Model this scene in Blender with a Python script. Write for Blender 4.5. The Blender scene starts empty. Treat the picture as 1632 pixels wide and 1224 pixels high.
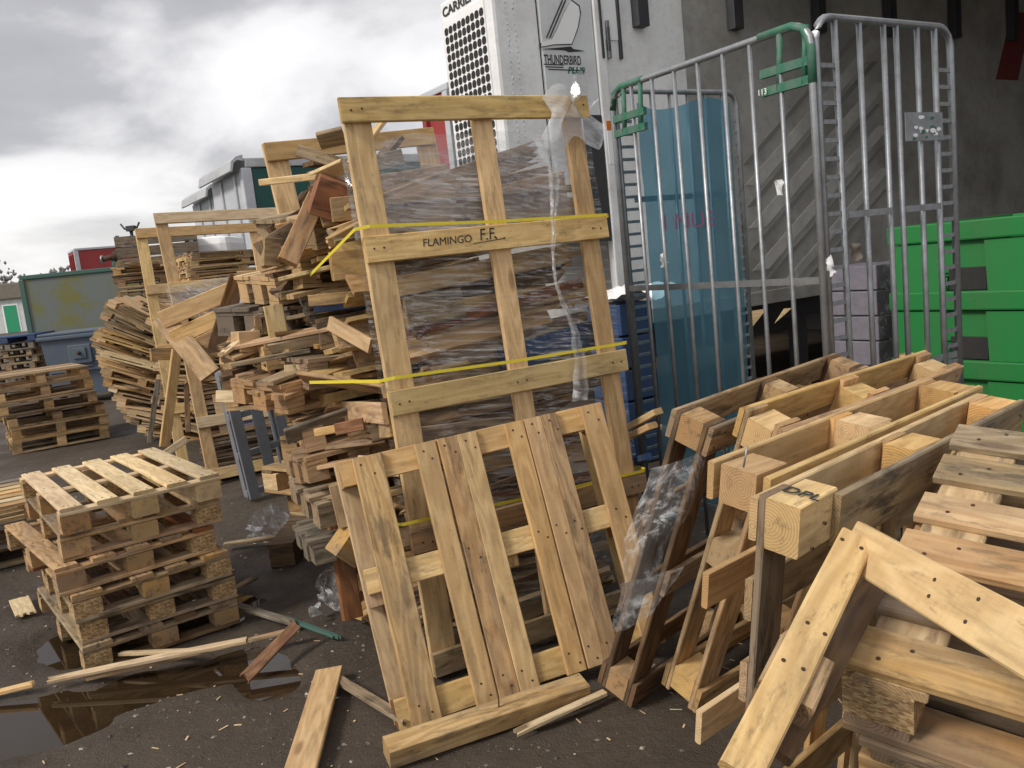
import bpy, math, random
from mathutils import Vector, Matrix, noise
rnd = random.Random(7)
R_ = math.radians
SC = bpy.context.scene
COL = SC.collection

# ------------------------------------------------------------------ camera, world, sun, exposure
FPX = 1368.0
PITCH, ROLL, EYE = R_(8.2), R_(6.0), 1.65
fwd = Vector((0, math.cos(PITCH), -math.sin(PITCH)))
r0 = Vector((1, 0, 0)); u0 = Vector((0, math.sin(PITCH), math.cos(PITCH)))
CU = math.cos(ROLL)*u0 + math.sin(ROLL)*r0
CR = math.cos(ROLL)*r0 - math.sin(ROLL)*u0
CO = Vector((0, 0, EYE))
cd = bpy.data.cameras.new('camera'); cam = bpy.data.objects.new('camera', cd); COL.objects.link(cam)
m = Matrix((( CR.x, CU.x, -fwd.x, 0), (CR.y, CU.y, -fwd.y, 0), (CR.z, CU.z, -fwd.z, EYE), (0, 0, 0, 1)))
cam.matrix_world = m
cd.sensor_fit = 'HORIZONTAL'; cd.sensor_width = 36.0; cd.lens = FPX/1632*36.0
cd.clip_start = 0.05; cd.clip_end = 3000
SC.camera = cam

SUN_DIR = Vector((-0.62, -0.42, 0.66)).normalized()      # towards the sun
w = bpy.data.worlds.new('World'); SC.world = w; w.use_nodes = True
nt = w.node_tree; N = nt.nodes; L = nt.links; N.clear()
def wn(t, **k):
    n = N.new(t)
    for a, b in k.items(): setattr(n, a, b)
    return n
out = wn('ShaderNodeOutputWorld'); bg = wn('ShaderNodeBackground'); bg.inputs['Strength'].default_value = 0.08
sky = wn('ShaderNodeTexSky', sky_type='NISHITA', sun_disc=False)
sky.sun_elevation = math.asin(SUN_DIR.z); sky.sun_rotation = math.atan2(SUN_DIR.x, SUN_DIR.y)
tc = wn('ShaderNodeTexCoord'); sep = wn('ShaderNodeSeparateXYZ'); L.new(tc.outputs['Generated'], sep.inputs[0])
def wm(op, a, b=None):
    n = wn('ShaderNodeMath', operation=op)
    for i, v in enumerate((a, b)):
        if v is None: continue
        if isinstance(v, (int, float)): n.inputs[i].default_value = v
        else: L.new(v, n.inputs[i])
    return n.outputs[0]
zc = wm('ADD', wm('MAXIMUM', sep.outputs['Z'], 0.0), 0.22)
cx = wm('DIVIDE', sep.outputs['X'], zc); cy = wm('DIVIDE', sep.outputs['Y'], zc)
cmb = wn('ShaderNodeCombineXYZ'); L.new(cx, cmb.inputs[0]); L.new(cy, cmb.inputs[1])
mp = wn('ShaderNodeMapping'); L.new(cmb.outputs[0], mp.inputs[0])
mp.inputs['Location'].default_value = (0.4, 2.3, 0.0); mp.inputs['Scale'].default_value = (0.8, 0.62, 1)
n1 = wn('ShaderNodeTexNoise'); L.new(mp.outputs[0], n1.inputs['Vector'])
n1.inputs['Scale'].default_value = 1.15; n1.inputs['Detail'].default_value = 9; n1.inputs['Roughness'].default_value = 0.52; n1.inputs['Distortion'].default_value = 0.25
cr = wn('ShaderNodeValToRGB'); L.new(n1.outputs['Fac'], cr.inputs[0])
e = cr.color_ramp.elements
e[0].position = 0.34; e[0].color = (8.6, 8.5, 8.5, 1)
e[1].position = 0.63; e[1].color = (3.3, 3.25, 3.4, 1)
q = e.new(0.46); q.color = (6.7, 6.6, 6.65, 1)
q = e.new(0.54); q.color = (3.9, 3.85, 4.0, 1)
mx = wn('ShaderNodeMix', data_type='RGBA'); mx.inputs['Factor'].default_value = 0.93
L.new(sky.outputs[0], mx.inputs['A']); L.new(cr.outputs[0], mx.inputs['B'])
# paler towards the horizon, as a cloud deck is
hz = wm('SUBTRACT', 1.0, wm('MULTIPLY', wm('ABSOLUTE', sep.outputs['Z']), 6.0)); hz = wm('MULTIPLY', wm('MAXIMUM', hz, 0.0), 0.7)
mx2 = wn('ShaderNodeMix', data_type='RGBA'); L.new(hz, mx2.inputs['Factor']); L.new(mx.outputs['Result'], mx2.inputs['A']); mx2.inputs['B'].default_value = (7.6, 7.5, 7.3, 1)
L.new(mx2.outputs['Result'], bg.inputs['Color']); L.new(bg.outputs[0], out.inputs[0])

sd = bpy.data.lights.new('sun', 'SUN'); sd.energy = 1.5; sd.angle = R_(14); sd.color = (1, 0.94, 0.84)
so = bpy.data.objects.new('sun', sd); COL.objects.link(so)
so.rotation_euler = SUN_DIR.to_track_quat('Z', 'Y').to_euler()
SC.view_settings.view_transform = 'Standard'; SC.view_settings.look = 'None'
SC.view_settings.exposure = 0.82; SC.view_settings.gamma = 1; SC.view_settings.use_curve_mapping = False
SC.render.engine = 'CYCLES'; SC.cycles.max_bounces = 8; SC.cycles.transparent_max_bounces = 16

# ------------------------------------------------------------------ where a sight line meets a real surface
def ray(px, py): return fwd + (px-816)/FPX*CR + (612-py)/FPX*CU
def G(px, py, z=0.0): d = ray(px, py); return CO + d*((z-EYE)/d.z)
def Y(px, py, y): d = ray(px, py); return CO + d*(y/d.y)
def PL(px, py, p0, n): d = ray(px, py); return CO + d*((p0-CO).dot(n)/d.dot(n))
def P(p): d = p-CO; k = d.dot(fwd); return (816+FPX*d.dot(CR)/k, 612-FPX*d.dot(CU)/k)
def axes(yaw, lean, tilt):
    yaw, lean, tilt = R_(yaw), R_(lean), R_(tilt)
    d = Vector((math.cos(yaw), math.sin(yaw), 0)); b = Vector((-math.sin(yaw), math.cos(yaw), 0))
    v = Vector((0, 0, math.cos(lean))) + b*math.sin(lean)
    u = d*math.cos(tilt)+v*math.sin(tilt); v = v*math.cos(tilt)-d*math.sin(tilt)
    return u, v, u.cross(v)

# ------------------------------------------------------------------ materials
def newmat(name):
    m = bpy.data.materials.new(name); m.use_nodes = True
    nt = m.node_tree; b = nt.nodes['Principled BSDF']
    return m, nt, b
class NB:
    def __init__(s, nt): s.nt = nt
    def n(s, t, **k):
        x = s.nt.nodes.new(t)
        for a, b in k.items(): setattr(x, a, b)
        return x
    def l(s, a, b): s.nt.links.new(a, b)
    def put(s, v, i):
        if isinstance(v, (int, float)): i.default_value = v
        elif isinstance(v, tuple): i.default_value = v
        else: s.l(v, i)
    def m(s, op, a, b=None, c=None):
        x = s.n('ShaderNodeMath', operation=op)
        for i, v in enumerate((a, b, c)):
            if v is not None: s.put(v, x.inputs[i])
        return x.outputs[0]
    def mix(s, f, a, b, mode='MIX'):
        x = s.n('ShaderNodeMix', data_type='RGBA', blend_type=mode)
        s.put(f, x.inputs['Factor']); s.put(a, x.inputs['A']); s.put(b, x.inputs['B'])
        return x.outputs['Result']
    def map(s, v, scale=(1, 1, 1), loc=(0, 0, 0), rot=(0, 0, 0)):
        x = s.n('ShaderNodeMapping'); s.l(v, x.inputs[0]); x.inputs['Scale'].default_value = scale
        x.inputs['Location'].default_value = loc; x.inputs['Rotation'].default_value = rot
        return x.outputs[0]
    def noise(s, v, scale, detail=4, rough=.55, dist=0):
        x = s.n('ShaderNodeTexNoise'); s.l(v, x.inputs['Vector']); x.inputs['Scale'].default_value = scale
        x.inputs['Detail'].default_value = detail; x.inputs['Roughness'].default_value = rough; x.inputs['Distortion'].default_value = dist
        return x.outputs['Fac']
    def ramp(s, v, stops):
        x = s.n('ShaderNodeValToRGB'); s.l(v, x.inputs[0]); e = x.color_ramp.elements
        e[0].position, e[0].color = stops[0][0], col(stops[0][1]); e[1].position, e[1].color = stops[-1][0], col(stops[-1][1])
        for p, c in stops[1:-1]: q = e.new(p); q.color = col(c)
        return x.outputs[0]
    def bump(s, h, b, st=.3, d=.004):
        x = s.n('ShaderNodeBump'); x.inputs['Strength'].default_value = st; x.inputs['Distance'].default_value = d
        s.l(h, x.inputs['Height']); s.l(x.outputs[0], b.inputs['Normal'])
def col(c):
    if isinstance(c, (int, float)): return (c, c, c, 1)
    return (c[0], c[1], c[2], 1)

def wood(name, ca, cb, grey=.3, dirt=.4, knots=True, rough=.8):
    """sawn timber: grain along local X, rings on the ends, its own tint and stains for every piece"""
    m, nt, b = newmat(name); s = NB(nt)
    tc = s.n('ShaderNodeTexCoord'); oi = s.n('ShaderNodeObjectInfo')
    off = s.n('ShaderNodeVectorMath', operation='SCALE'); cxyz = s.n('ShaderNodeCombineXYZ')
    s.l(oi.outputs['Random'], cxyz.inputs[0]); s.l(s.m('FRACT', s.m('MULTIPLY', oi.outputs['Random'], 17.3)), cxyz.inputs[1]); s.l(s.m('FRACT', s.m('MULTIPLY', oi.outputs['Random'], 91.7)), cxyz.inputs[2])
    s.l(cxyz.outputs[0], off.inputs[0]); off.inputs['Scale'].default_value = 31
    add = s.n('ShaderNodeVectorMath', operation='ADD'); s.l(tc.outputs['Object'], add.inputs[0]); s.l(off.outputs[0], add.inputs[1])
    v = add.outputs[0]
    r1 = oi.outputs['Random']; r2 = s.m('FRACT', s.m('MULTIPLY', r1, 13.7)); r3 = s.m('FRACT', s.m('MULTIPLY', r1, 57.1))
    warp = s.noise(s.map(v, (1.3, 5, 5)), 1.0, 2)
    g = s.n('ShaderNodeTexNoise'); s.l(s.map(v, (2.2, 55, 55)), g.inputs['Vector']); g.inputs['Scale'].default_value = 1; g.inputs['Detail'].default_value = 5; g.inputs['Roughness'].default_value = .6
    # long cathedral figure
    wv = s.m('SINE', s.m('MULTIPLY', s.m('ADD', s.m('MULTIPLY', warp, 1.0), s.m('MULTIPLY', s.noise(s.map(v, (.5, 9, 9)), 1.0, 2), .7)), 62.0))
    grain = s.m('ADD', s.m('MULTIPLY', g.outputs['Fac'], .75), s.m('MULTIPLY', s.m('ADD', s.m('MULTIPLY', wv, .5), .5), .28))
    c = s.mix(s.ramp(grain, [(.34, 0), (.64, 1)]), col(ca), col(cb))
    # knots
    if knots:
        vo = s.n('ShaderNodeTexVoronoi'); s.l(s.map(v, (2.6, 8.5, 8.5)), vo.inputs['Vector']); vo.inputs['Scale'].default_value = 1.0
        vr = s.n('ShaderNodeSeparateColor'); s.l(vo.outputs['Color'], vr.inputs[0])
        kk = s.m('MULTIPLY', s.ramp(vo.outputs['Distance'], [(.09, 1), (.17, 0)]), s.m('GREATER_THAN', vr.outputs[0], .5))
        c = s.mix(s.m('MULTIPLY', kk, .75), c, (ca[0]*.32, ca[1]*.22, ca[2]*.18, 1))
    # end grain: growth rings, rougher and darker
    sp = s.n('ShaderNodeSeparateXYZ'); s.l(tc.outputs['Normal'], sp.inputs[0])
    endf = s.m('GREATER_THAN', s.m('ABSOLUTE', sp.outputs[0]), .8)
    so_ = s.n('ShaderNodeSeparateXYZ'); s.l(tc.outputs['Object'], so_.inputs[0])
    yy = s.m('ADD', so_.outputs[1], s.m('MULTIPLY', s.m('SUBTRACT', r2, .5), .05)); zz = s.m('ADD', so_.outputs[2], s.m('MULTIPLY', s.m('SUBTRACT', r3, .3), .06))
    rad = s.m('SQRT', s.m('ADD', s.m('MULTIPLY', yy, yy), s.m('MULTIPLY', zz, zz)))
    ring = s.m('ADD', s.m('MULTIPLY', s.m('SINE', s.m('ADD', s.m('MULTIPLY', rad, 900.0), s.m('MULTIPLY', s.noise(v, 25, 2), 5.0))), .5), .5)
    ec = s.mix(s.m('MULTIPLY', ring, .6), (ca[0]*.86, ca[1]*.8, ca[2]*.72, 1), (cb[0]*.6, cb[1]*.5, cb[2]*.42, 1))
    c = s.mix(endf, c, ec)
    # per-piece tint
    hs = s.n('ShaderNodeHueSaturation'); s.l(c, hs.inputs['Color'])
    s.l(s.m('ADD', .493, s.m('MULTIPLY', r3, .016)), hs.inputs['Hue']); s.l(s.m('ADD', .86, s.m('MULTIPLY', r2, .26)), hs.inputs['Saturation']); s.l(s.m('ADD', .90, s.m('MULTIPLY', r1, .36)), hs.inputs['Value'])
    c = hs.outputs[0]
    # weathering to grey in long patches, black mildew stains, saw marks
    big = s.noise(s.map(v, (1.6, 6, 6)), 1.5, 5, .6)
    gm = s.m('MULTIPLY', s.ramp(big, [(.42, 0), (.66, 1)]), s.m('ADD', grey*.5, s.m('MULTIPLY', r2, grey)))
    c = s.mix(gm, c, (.175, .155, .13, 1))
    st = s.noise(s.map(v, (3.5, 16, 16), (5, 3, 1)), 1.6, 6, .68)
    sm = s.m('MULTIPLY', s.ramp(st, [(.52, 0), (.63, 1)]), dirt)
    c = s.mix(sm, c, (.055, .045, .034, 1))
    # smudges and handling marks, rust-dark bleed
    sp2 = s.noise(s.map(v, (9, 30, 30), (2, 8, 4)), 1.3, 7, .75)
    c = s.mix(s.m('MULTIPLY', s.ramp(sp2, [(.56, 0), (.66, 1)]), s.m('ADD', .22, s.m('MULTIPLY', r3, .3))), c, (.10, .072, .05, 1))
    lo = s.noise(s.map(v, (1.1, 3, 3), (7, 7, 7)), 1.0, 3)
    c = s.mix(s.m('MULTIPLY', s.ramp(lo, [(.45, 0), (.7, 1)]), .45), c, s.mix(.75, c, (ca[0]*.42, ca[1]*.38, ca[2]*.34, 1)))
    saw = s.noise(s.map(v, (130, 2.5, 2.5)), 1, 2)
    c = s.mix(s.m('MULTIPLY', s.ramp(saw, [(.5, 0), (.75, 1)]), .12), c, s.mix(.6, c, (.06, .045, .03, 1)))
    s.l(c, b.inputs['Base Color']); b.inputs['Roughness'].default_value = rough
    b.inputs['Specular IOR Level'].default_value = .25
    s.bump(s.m('ADD', s.m('MULTIPLY', g.outputs['Fac'], .8), s.m('MULTIPLY', saw, .2)), b, .45, .003)
    return m
W_FRESH = wood('fresh pine', (.68, .47, .235), (.55, .355, .165), .16, .25)
W_PALE = wood('pale spruce', (.72, .55, .33), (.60, .43, .23), .2, .25)
W_TAN = wood('used pine', (.55, .36, .18), (.41, .245, .11), .5, .5)
W_OLD = wood('weathered pine', (.40, .29, .175), (.28, .19, .105), .55, .75)
W_GREY = wood('grey weathered timber', (.24, .20, .155), (.15, .12, .09), .9, .7)
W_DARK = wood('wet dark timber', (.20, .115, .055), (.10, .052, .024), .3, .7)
W_RED = wood('reddish timber', (.33, .14, .06), (.19, .07, .03), .25, .5)
W_YEL = wood('treated yellow pine', (.69, .49, .23), (.57, .385, .165), .2, .35)
W_CHIP = None
def chip():
    m, nt, b = newmat('pressed chip block'); s = NB(nt); tc = s.n('ShaderNodeTexCoord'); oi = s.n('ShaderNodeObjectInfo')
    vo = s.n('ShaderNodeTexVoronoi'); s.l(s.map(tc.outputs['Object'], (1, 1, 2.2)), vo.inputs['Vector']); vo.inputs['Scale'].default_value = 110
    sc = s.n('ShaderNodeSeparateColor'); s.l(vo.outputs['Color'], sc.inputs[0])
    c = s.ramp(sc.outputs[0], [(0, (.20, .12, .05)), (.5, (.42, .27, .12)), (1, (.60, .42, .22))])
    c = s.mix(s.m('MULTIPLY', s.ramp(s.noise(tc.outputs['Object'], 14, 4), [(.5, 0), (.7, 1)]), .5), c, (.12, .08, .05, 1))
    s.l(c, b.inputs['Base Color']); b.inputs['Roughness'].default_value = .9; s.bump(sc.outputs[0], b, .5, .004)
    return m
W_CHIP = chip()

def paint(name, c, rough=.5, dirt=.3, dcol=(.09, .075, .055), metal=0, scale=3, streak=True, bump=.15):
    m, nt, b = newmat(name); s = NB(nt); tc = s.n('ShaderNodeTexCoord'); v = tc.outputs['Object']
    a = s.noise(s.map(v, (1, 1, .25) if streak else (1, 1, 1)), scale, 7, .62)
    k = s.m('MULTIPLY', s.ramp(a, [(.42, 0), (.72, 1)]), dirt)
    cc = s.mix(k, col(c), col(dcol))
    a2 = s.noise(v, scale*9, 4, .6)
    cc = s.mix(s.m('MULTIPLY', s.ramp(a2, [(.5, 0), (.7, 1)]), dirt*.35), cc, col(dcol))
    s.l(cc, b.inputs['Base Color']); b.inputs['Metallic'].default_value = metal
    s.l(s.m('ADD', rough, s.m('MULTIPLY', a, .2)), b.inputs['Roughness']); s.bump(a2, b, bump, .003)
    return m
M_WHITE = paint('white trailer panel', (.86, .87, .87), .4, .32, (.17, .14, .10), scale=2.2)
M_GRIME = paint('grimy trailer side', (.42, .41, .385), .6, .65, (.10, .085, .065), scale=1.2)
M_STRIPE = paint('faded pale livery stripe', (.55, .54, .52), .6, .5, (.15, .13, .11), scale=2)
M_DKSTRIPE = paint('charcoal livery stripe', (.26, .25, .24), .6, .4, scale=2)
M_LRED = paint('faded red livery', (.20, .03, .03), .6, .4)
M_STEEL = paint('dark painted steel', (.035, .038, .045), .45, .3, (.1, .08, .06))
M_BLACK = paint('black rubber and plastic', (.015, .015, .016), .7, .3, (.06, .05, .045))
M_GALV = paint('galvanised tube', (.36, .38, .40), .38, .55, (.16, .15, .14), metal=.75, scale=14, streak=False)
M_GCAP = paint('green painted steel', (.02, .145, .085), .5, .5, (.2, .2, .18), scale=20, streak=False)
M_GBOX = paint('green moulded plastic', (.01, .19, .04), .42, .4, (.05, .11, .04), scale=2.5, bump=.05)
M_CURT = paint('green curtain fabric', (.012, .085, .07), .55, .3, (.03, .05, .045), scale=2)
M_SILV = paint('silver roof cap', (.50, .51, .52), .35, .5, (.15, .15, .14), metal=.3)
M_PANEL = paint('pale grey panel', (.52, .54, .58), .45, .35, (.2, .19, .18))
M_LOGO = paint('white logo panel', (.68, .70, .71), .4, .25, (.25, .24, .22))
M_RED = paint('red container paint', (.32, .035, .035), .55, .35, (.10, .03, .03))
M_BIN = paint('blue grey bin plastic', (.075, .105, .15), .5, .45, (.13, .11, .10))
M_BLUE = paint('blue plastic', (.012, .05, .15), .45, .5)
M_GPLAS = paint('grey plastic pallet', (.20, .21, .235), .55, .5, (.12, .10, .08))
M_BROWN = paint('plain brown paint', (.19, .165, .135), .7, .3)
M_HUT = paint('hut white cladding', (.6, .62, .6), .6, .2)
M_HGREEN = paint('hut green door', (.02, .30, .15), .5, .1)
M_YELLOW = paint('yellow polyester strap', (.72, .58, .03), .5, .2, (.3, .22, .05), scale=30, streak=False)
M_RUST = paint('rusty nail steel', (.07, .045, .03), .7, .5, (.15, .06, .02), metal=.4, scale=30)
M_INK = paint('black print', (.03, .03, .03), .6, .0)
M_INKG = paint('green print', (.02, .16, .10), .6, .0)
M_DECW = paint('white decal', (.88, .88, .88), .35, .05)
M_PINK = paint('pink marker', (.34, .13, .24), .6, .0)
M_LILAC = paint('lilac paper label', (.42, .38, .62), .6, .15, scale=20)
M_BOXW = paint('printed white cartons', (.20, .19, .225), .6, .5, (.11, .09, .13), scale=12, streak=False)
M_ORANGE = paint('orange lens', (.6, .18, .02), .3, .0)
M_WALL = paint('shade shed cladding', (.10, .097, .094), .7, .5, scale=1)
M_CONC = paint('concrete', (.28, .27, .24), .85, .5, (.12, .12, .08), scale=4, streak=False)

def mossy():
    m, nt, b = newmat('grey steel with yellow-green moss'); s = NB(nt); tc = s.n('ShaderNodeTexCoord'); v = tc.outputs['Object']
    a = s.noise(v, 1.7, 7, .6); c = s.mix(s.ramp(a, [(.46, 0), (.60, 1)]), (.15, .17, .155, 1), (.17, .165, .045, 1))
    a2 = s.noise(s.map(v, (1, 1, .4)), 5, 6, .65); c = s.mix(s.m('MULTIPLY', s.ramp(a2, [(.5, 0), (.7, 1)]), .5), c, (.16, .17, .17, 1))
    s.l(c, b.inputs['Base Color']); b.inputs['Roughness'].default_value = .7; s.bump(a2, b, .2)
    return m
M_MOSS = mossy()
M_TEAL = paint('teal faded paint', (.05, .125, .105), .6, .5, (.10, .11, .08))

def film(name, tint=(.85, .86, .88), base=.10, gain=.55, sc=(3, 26, 26), rot=0.12, refl=.8):
    """clingfilm: mostly clear, white where it bunches in streaks, glossy"""
    m, nt, b = newmat(name); s = NB(nt); tc = s.n('ShaderNodeTexCoord'); v = s.map(tc.outputs['Object'], (1, 1, 1), (0, 0, 0), (0, rot, rot))
    a = s.noise(s.map(v, sc), 1.0, 6, .7, .3); a2 = s.noise(s.map(v, (2, 5, 5)), 1.0, 3)
    k = s.m('MULTIPLY', s.ramp(a, [(.48, 0), (.74, 1)]), s.ramp(a2, [(.35, .25), (.65, 1)]))
    op = s.m('ADD', base, s.m('MULTIPLY', k, gain))
    tr = s.n('ShaderNodeBsdfTransparent'); tr.inputs[0].default_value = (.97, .975, .98, 1)
    b.inputs['Base Color'].default_value = col(tint); b.inputs['Roughness'].default_value = .3; b.inputs['Specular IOR Level'].default_value = .6
    gl = s.n('ShaderNodeBsdfGlossy'); gl.inputs['Roughness'].default_value = .12
    bp = s.n('ShaderNodeBump'); bp.inputs['Strength'].default_value = .9; bp.inputs['Distance'].default_value = .01; s.l(a, bp.inputs['Height']); s.l(bp.outputs[0], gl.inputs['Normal'])
    mx = s.n('ShaderNodeMixShader'); s.l(op, mx.inputs[0]); s.l(tr.outputs[0], mx.inputs[1]); s.l(b.outputs[0], mx.inputs[2])
    fr = s.n('ShaderNodeFresnel'); fr.inputs[0].default_value = 1.35; s.l(bp.outputs[0], fr.inputs['Normal'])
    mx2 = s.n('ShaderNodeMixShader'); s.l(s.m('MULTIPLY', fr.outputs[0], refl), mx2.inputs[0]); s.l(mx.outputs[0], mx2.inputs[1]); s.l(gl.outputs[0], mx2.inputs[2])
    s.l(mx2.outputs[0], nt.nodes['Material Output'].inputs[0])
    return m
F_WRAP = film('stretch wrap film', base=.015, gain=.8, sc=(1.6, 75, 75), refl=.6)
F_SCRAP = film('milky film scrap', base=.13, gain=.75, sc=(8, 40, 16), rot=.5)
F_MILK = film('cloudy bunched film', base=.30, gain=.6, sc=(7, 30, 12), rot=.4)
F_HAZE = film('hazy doubled film', base=.16, gain=.75, sc=(2.0, 60, 60))
F_CLEAR = film('clear crinkled film', base=.05, gain=.7, sc=(14, 60, 20), rot=.6)
def bluesheet():
    m, nt, b = newmat('translucent blue sheet'); s = NB(nt); tc = s.n('ShaderNodeTexCoord'); v = tc.outputs['Object']
    a = s.noise(s.map(v, (4, 4, .7)), 1.2, 4)
    b.inputs['Base Color'].default_value = (.12, .29, .40, 1); b.inputs['Roughness'].default_value = .45
    tr = s.n('ShaderNodeBsdfTransparent'); tr.inputs[0].default_value = (.42, .68, .80, 1)
    tl = s.n('ShaderNodeBsdfTranslucent'); tl.inputs[0].default_value = (.14, .36, .48, 1)
    m1 = s.n('ShaderNodeMixShader'); m1.inputs[0].default_value = .4; s.l(b.outputs[0], m1.inputs[1]); s.l(tl.outputs[0], m1.inputs[2])
    m2 = s.n('ShaderNodeMixShader'); s.l(s.m('ADD', .34, s.m('MULTIPLY', a, .35)), m2.inputs[0]); s.l(tr.outputs[0], m2.inputs[1]); s.l(m1.outputs[0], m2.inputs[2])
    s.l(m2.outputs[0], nt.nodes['Material Output'].inputs[0]); return m
M_SHEET = bluesheet()
def groundmat():
    m, nt, b = newmat('wet dark yard dirt'); s = NB(nt); tc = s.n('ShaderNodeTexCoord'); v = tc.outputs['Object']
    a = s.noise(v, .9, 8, .65); a2 = s.noise(v, 22, 6, .7); a3 = s.noise(v, 150, 4, .7)
    c = s.ramp(a, [(.3, (.058, .044, .033)), (.7, (.118, .091, .068))])
    c = s.mix(s.m('MULTIPLY', s.ramp(a2, [(.45, 0), (.75, 1)]), .6), c, (.125, .10, .076, 1))
    c = s.mix(s.m('MULTIPLY', s.ramp(a3, [(.55, 0), (.75, 1)]), .55), c, (.16, .14, .12, 1))
    s.l(c, b.inputs['Base Color'])
    s.l(s.ramp(s.noise(v, 1.6, 6, .6), [(.38, .38), (.62, .95)]), b.inputs['Roughness']); b.inputs['Specular IOR Level'].default_value = .35
    s.bump(s.m('ADD', a2, s.m('MULTIPLY', a3, .5)), b, .9, .03); return m
M_GROUND = groundmat()
def watermat():
    m, nt, b = newmat('muddy puddle water'); s = NB(nt)
    b.inputs['Base Color'].default_value = (.030, .019, .010, 1); b.inputs['Roughness'].default_value = .02; b.inputs['IOR'].default_value = 1.33
    b.inputs['Specular IOR Level'].default_value = .75
    return m
M_WATER = watermat()
def stone():
    m, nt, b = newmat('wet grit and chips'); s = NB(nt); g = s.n('ShaderNodeNewGeometry')
    c = s.ramp(g.outputs['Random Per Island'], [(0, (.04, .034, .03)), (.45, (.11, .095, .082)), (.8, (.19, .168, .142)), (1, (.36, .33, .27))])
    s.l(c, b.inputs['Base Color']); b.inputs['Roughness'].default_value = .6; return m
M_STONE = stone()

# ------------------------------------------------------------------ mesh helpers
def link(name, mesh, mat, parent=None, M=None):
    o = bpy.data.objects.new(name, mesh); COL.objects.link(o)
    if mat is not None:
        if not mesh.materials: mesh.materials.append(mat)
        elif mesh.materials[0] != mat:
            o.material_slots[0].link = 'OBJECT'; o.material_slots[0].material = mat
    if parent: o.parent = parent
    if M is not None: o.matrix_basis = M
    return o
def tag(o, label=None, cat=None, group=None, kind=None):
    if label: o['label'] = label
    if cat: o['category'] = cat
    if group: o['group'] = group
    if kind: o['kind'] = kind
    return o
def frame(O, X, Yv, Z=None):
    X = X.normalized(); Z = (X.cross(Yv) if Z is None else Z).normalized(); Yv = Z.cross(X).normalized()
    return Matrix(((X.x, Yv.x, Z.x, O.x), (X.y, Yv.y, Z.y, O.y), (X.z, Yv.z, Z.z, O.z), (0, 0, 0, 1)))
def empty(name, M, *a, **k):
    o = bpy.data.objects.new(name, None); COL.objects.link(o); o.matrix_world = M; o.empty_display_size = .1
    return tag(o, *a, **k)
def mesh(name, vs, fs):
    me = bpy.data.meshes.new(name); me.from_pydata([tuple(v) for v in vs], [], fs); me.update(); return me
def Tr(x, y, z): return Matrix.Translation((x, y, z))

def plank_geo(l, w_, t, var=0, br0=0, br1=0, hi=True):
    """one sawn board, grain on X, from x=0..l, y centred, z centred; chamfered, slightly bowed; br = splintered end length"""
    r = random.Random(var*7919+11)
    cols = 6 if (br0 or br1) else 1
    ch = min(.0035, t*.18) if hi else 0
    bow = r.uniform(-.004, .004)*l; bowy = r.uniform(-.003, .003)*l; tw = r.uniform(-.02, .02)
    e0 = [r.random()*br0*(1 if i % 2 else .35) for i in range(cols+1)]; e1 = [r.random()*br1*(1 if i % 2 else .35) for i in range(cols+1)]
    st = [0, .33, .67, 1] if l > .3 else [0, 1]
    vs, fs = [], []
    # ring of section points: top row (cols+1) then bottom row reversed; chamfer adds points at the 4 corners
    sec = []
    for i in range(cols+1):
        y = -w_/2+w_*i/cols; sec.append((y, t/2, i))
    if ch: sec = [(-w_/2+ch, t/2, 0)]+sec[1:-1]+[(w_/2-ch, t/2, cols), (w_/2, t/2-ch, cols), (w_/2, -t/2+ch, cols)]
    bot = [(w_/2-w_*i/cols, -t/2, cols-i) for i in range(cols+1)]
    if ch: bot = [(w_/2-ch, -t/2, cols)]+bot[1:-1]+[(-w_/2+ch, -t/2, 0), (-w_/2, -t/2+ch, 0), (-w_/2, t/2-ch, 0)]
    sec += bot; n = len(sec)
    for f in st:
        for (y, z, ci) in sec:
            x = l*f
            if f == 0: x = e0[ci]
            if f == 1: x = l-e1[ci]
            a = tw*(f-.5)
            b_ = bow*(1-(2*f-1)**2)
            vs.append((x, y+bowy*(1-(2*f-1)**2)-a*z+(r.uniform(-.0012, .0012) if hi else 0), z+a*y+b_))
    for k in range(len(st)-1):
        for i in range(n):
            j = (i+1) % n
            fs.append((k*n+i, k*n+j, (k+1)*n+j, (k+1)*n+i))
    last = (len(st)-1)*n
    if cols == 1:
        fs.append(tuple(range(n-1, -1, -1))); fs.append(tuple(last+i for i in range(n)))
    else:
        # quads across the jagged ends, top column to bottom column
        top = [i for i in range(n) if sec[i][1] >= t/2-1e-6]; bt = [i for i in range(n) if sec[i][1] <= -t/2+1e-6][::-1]
        for q in range(cols):
            fs.append((top[q], bt[q], bt[q+1], top[q+1])[::-1]); fs.append((last+top[q], last+top[q+1], last+bt[q+1], last+bt[q])[::-1])
        if ch:
            s_ = [i for i in range(n) if i not in top and i not in bt]
            a, b2 = s_[0], s_[1]; fs.append((top[-1], a, b2, bt[-1])); fs.append((last+bt[-1], last+b2, last+a, last+top[-1]))
            c_, d_ = s_[2], s_[3]; fs.append((bt[0], c_, d_, top[0])); fs.append((last+top[0], last+d_, last+c_, last+bt[0]))
    return vs, fs
_pc = {}
def plank_mesh(l, w_, t, var=0, br0=0, br1=0, hi=True):
    k = (round(l, 2), round(w_, 3), round(t, 3), var, round(br0, 2), round(br1, 2), hi)
    if k not in _pc:
        me = mesh('board', *plank_geo(*k)); me.validate(); _pc[k] = me
    return _pc[k]
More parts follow.
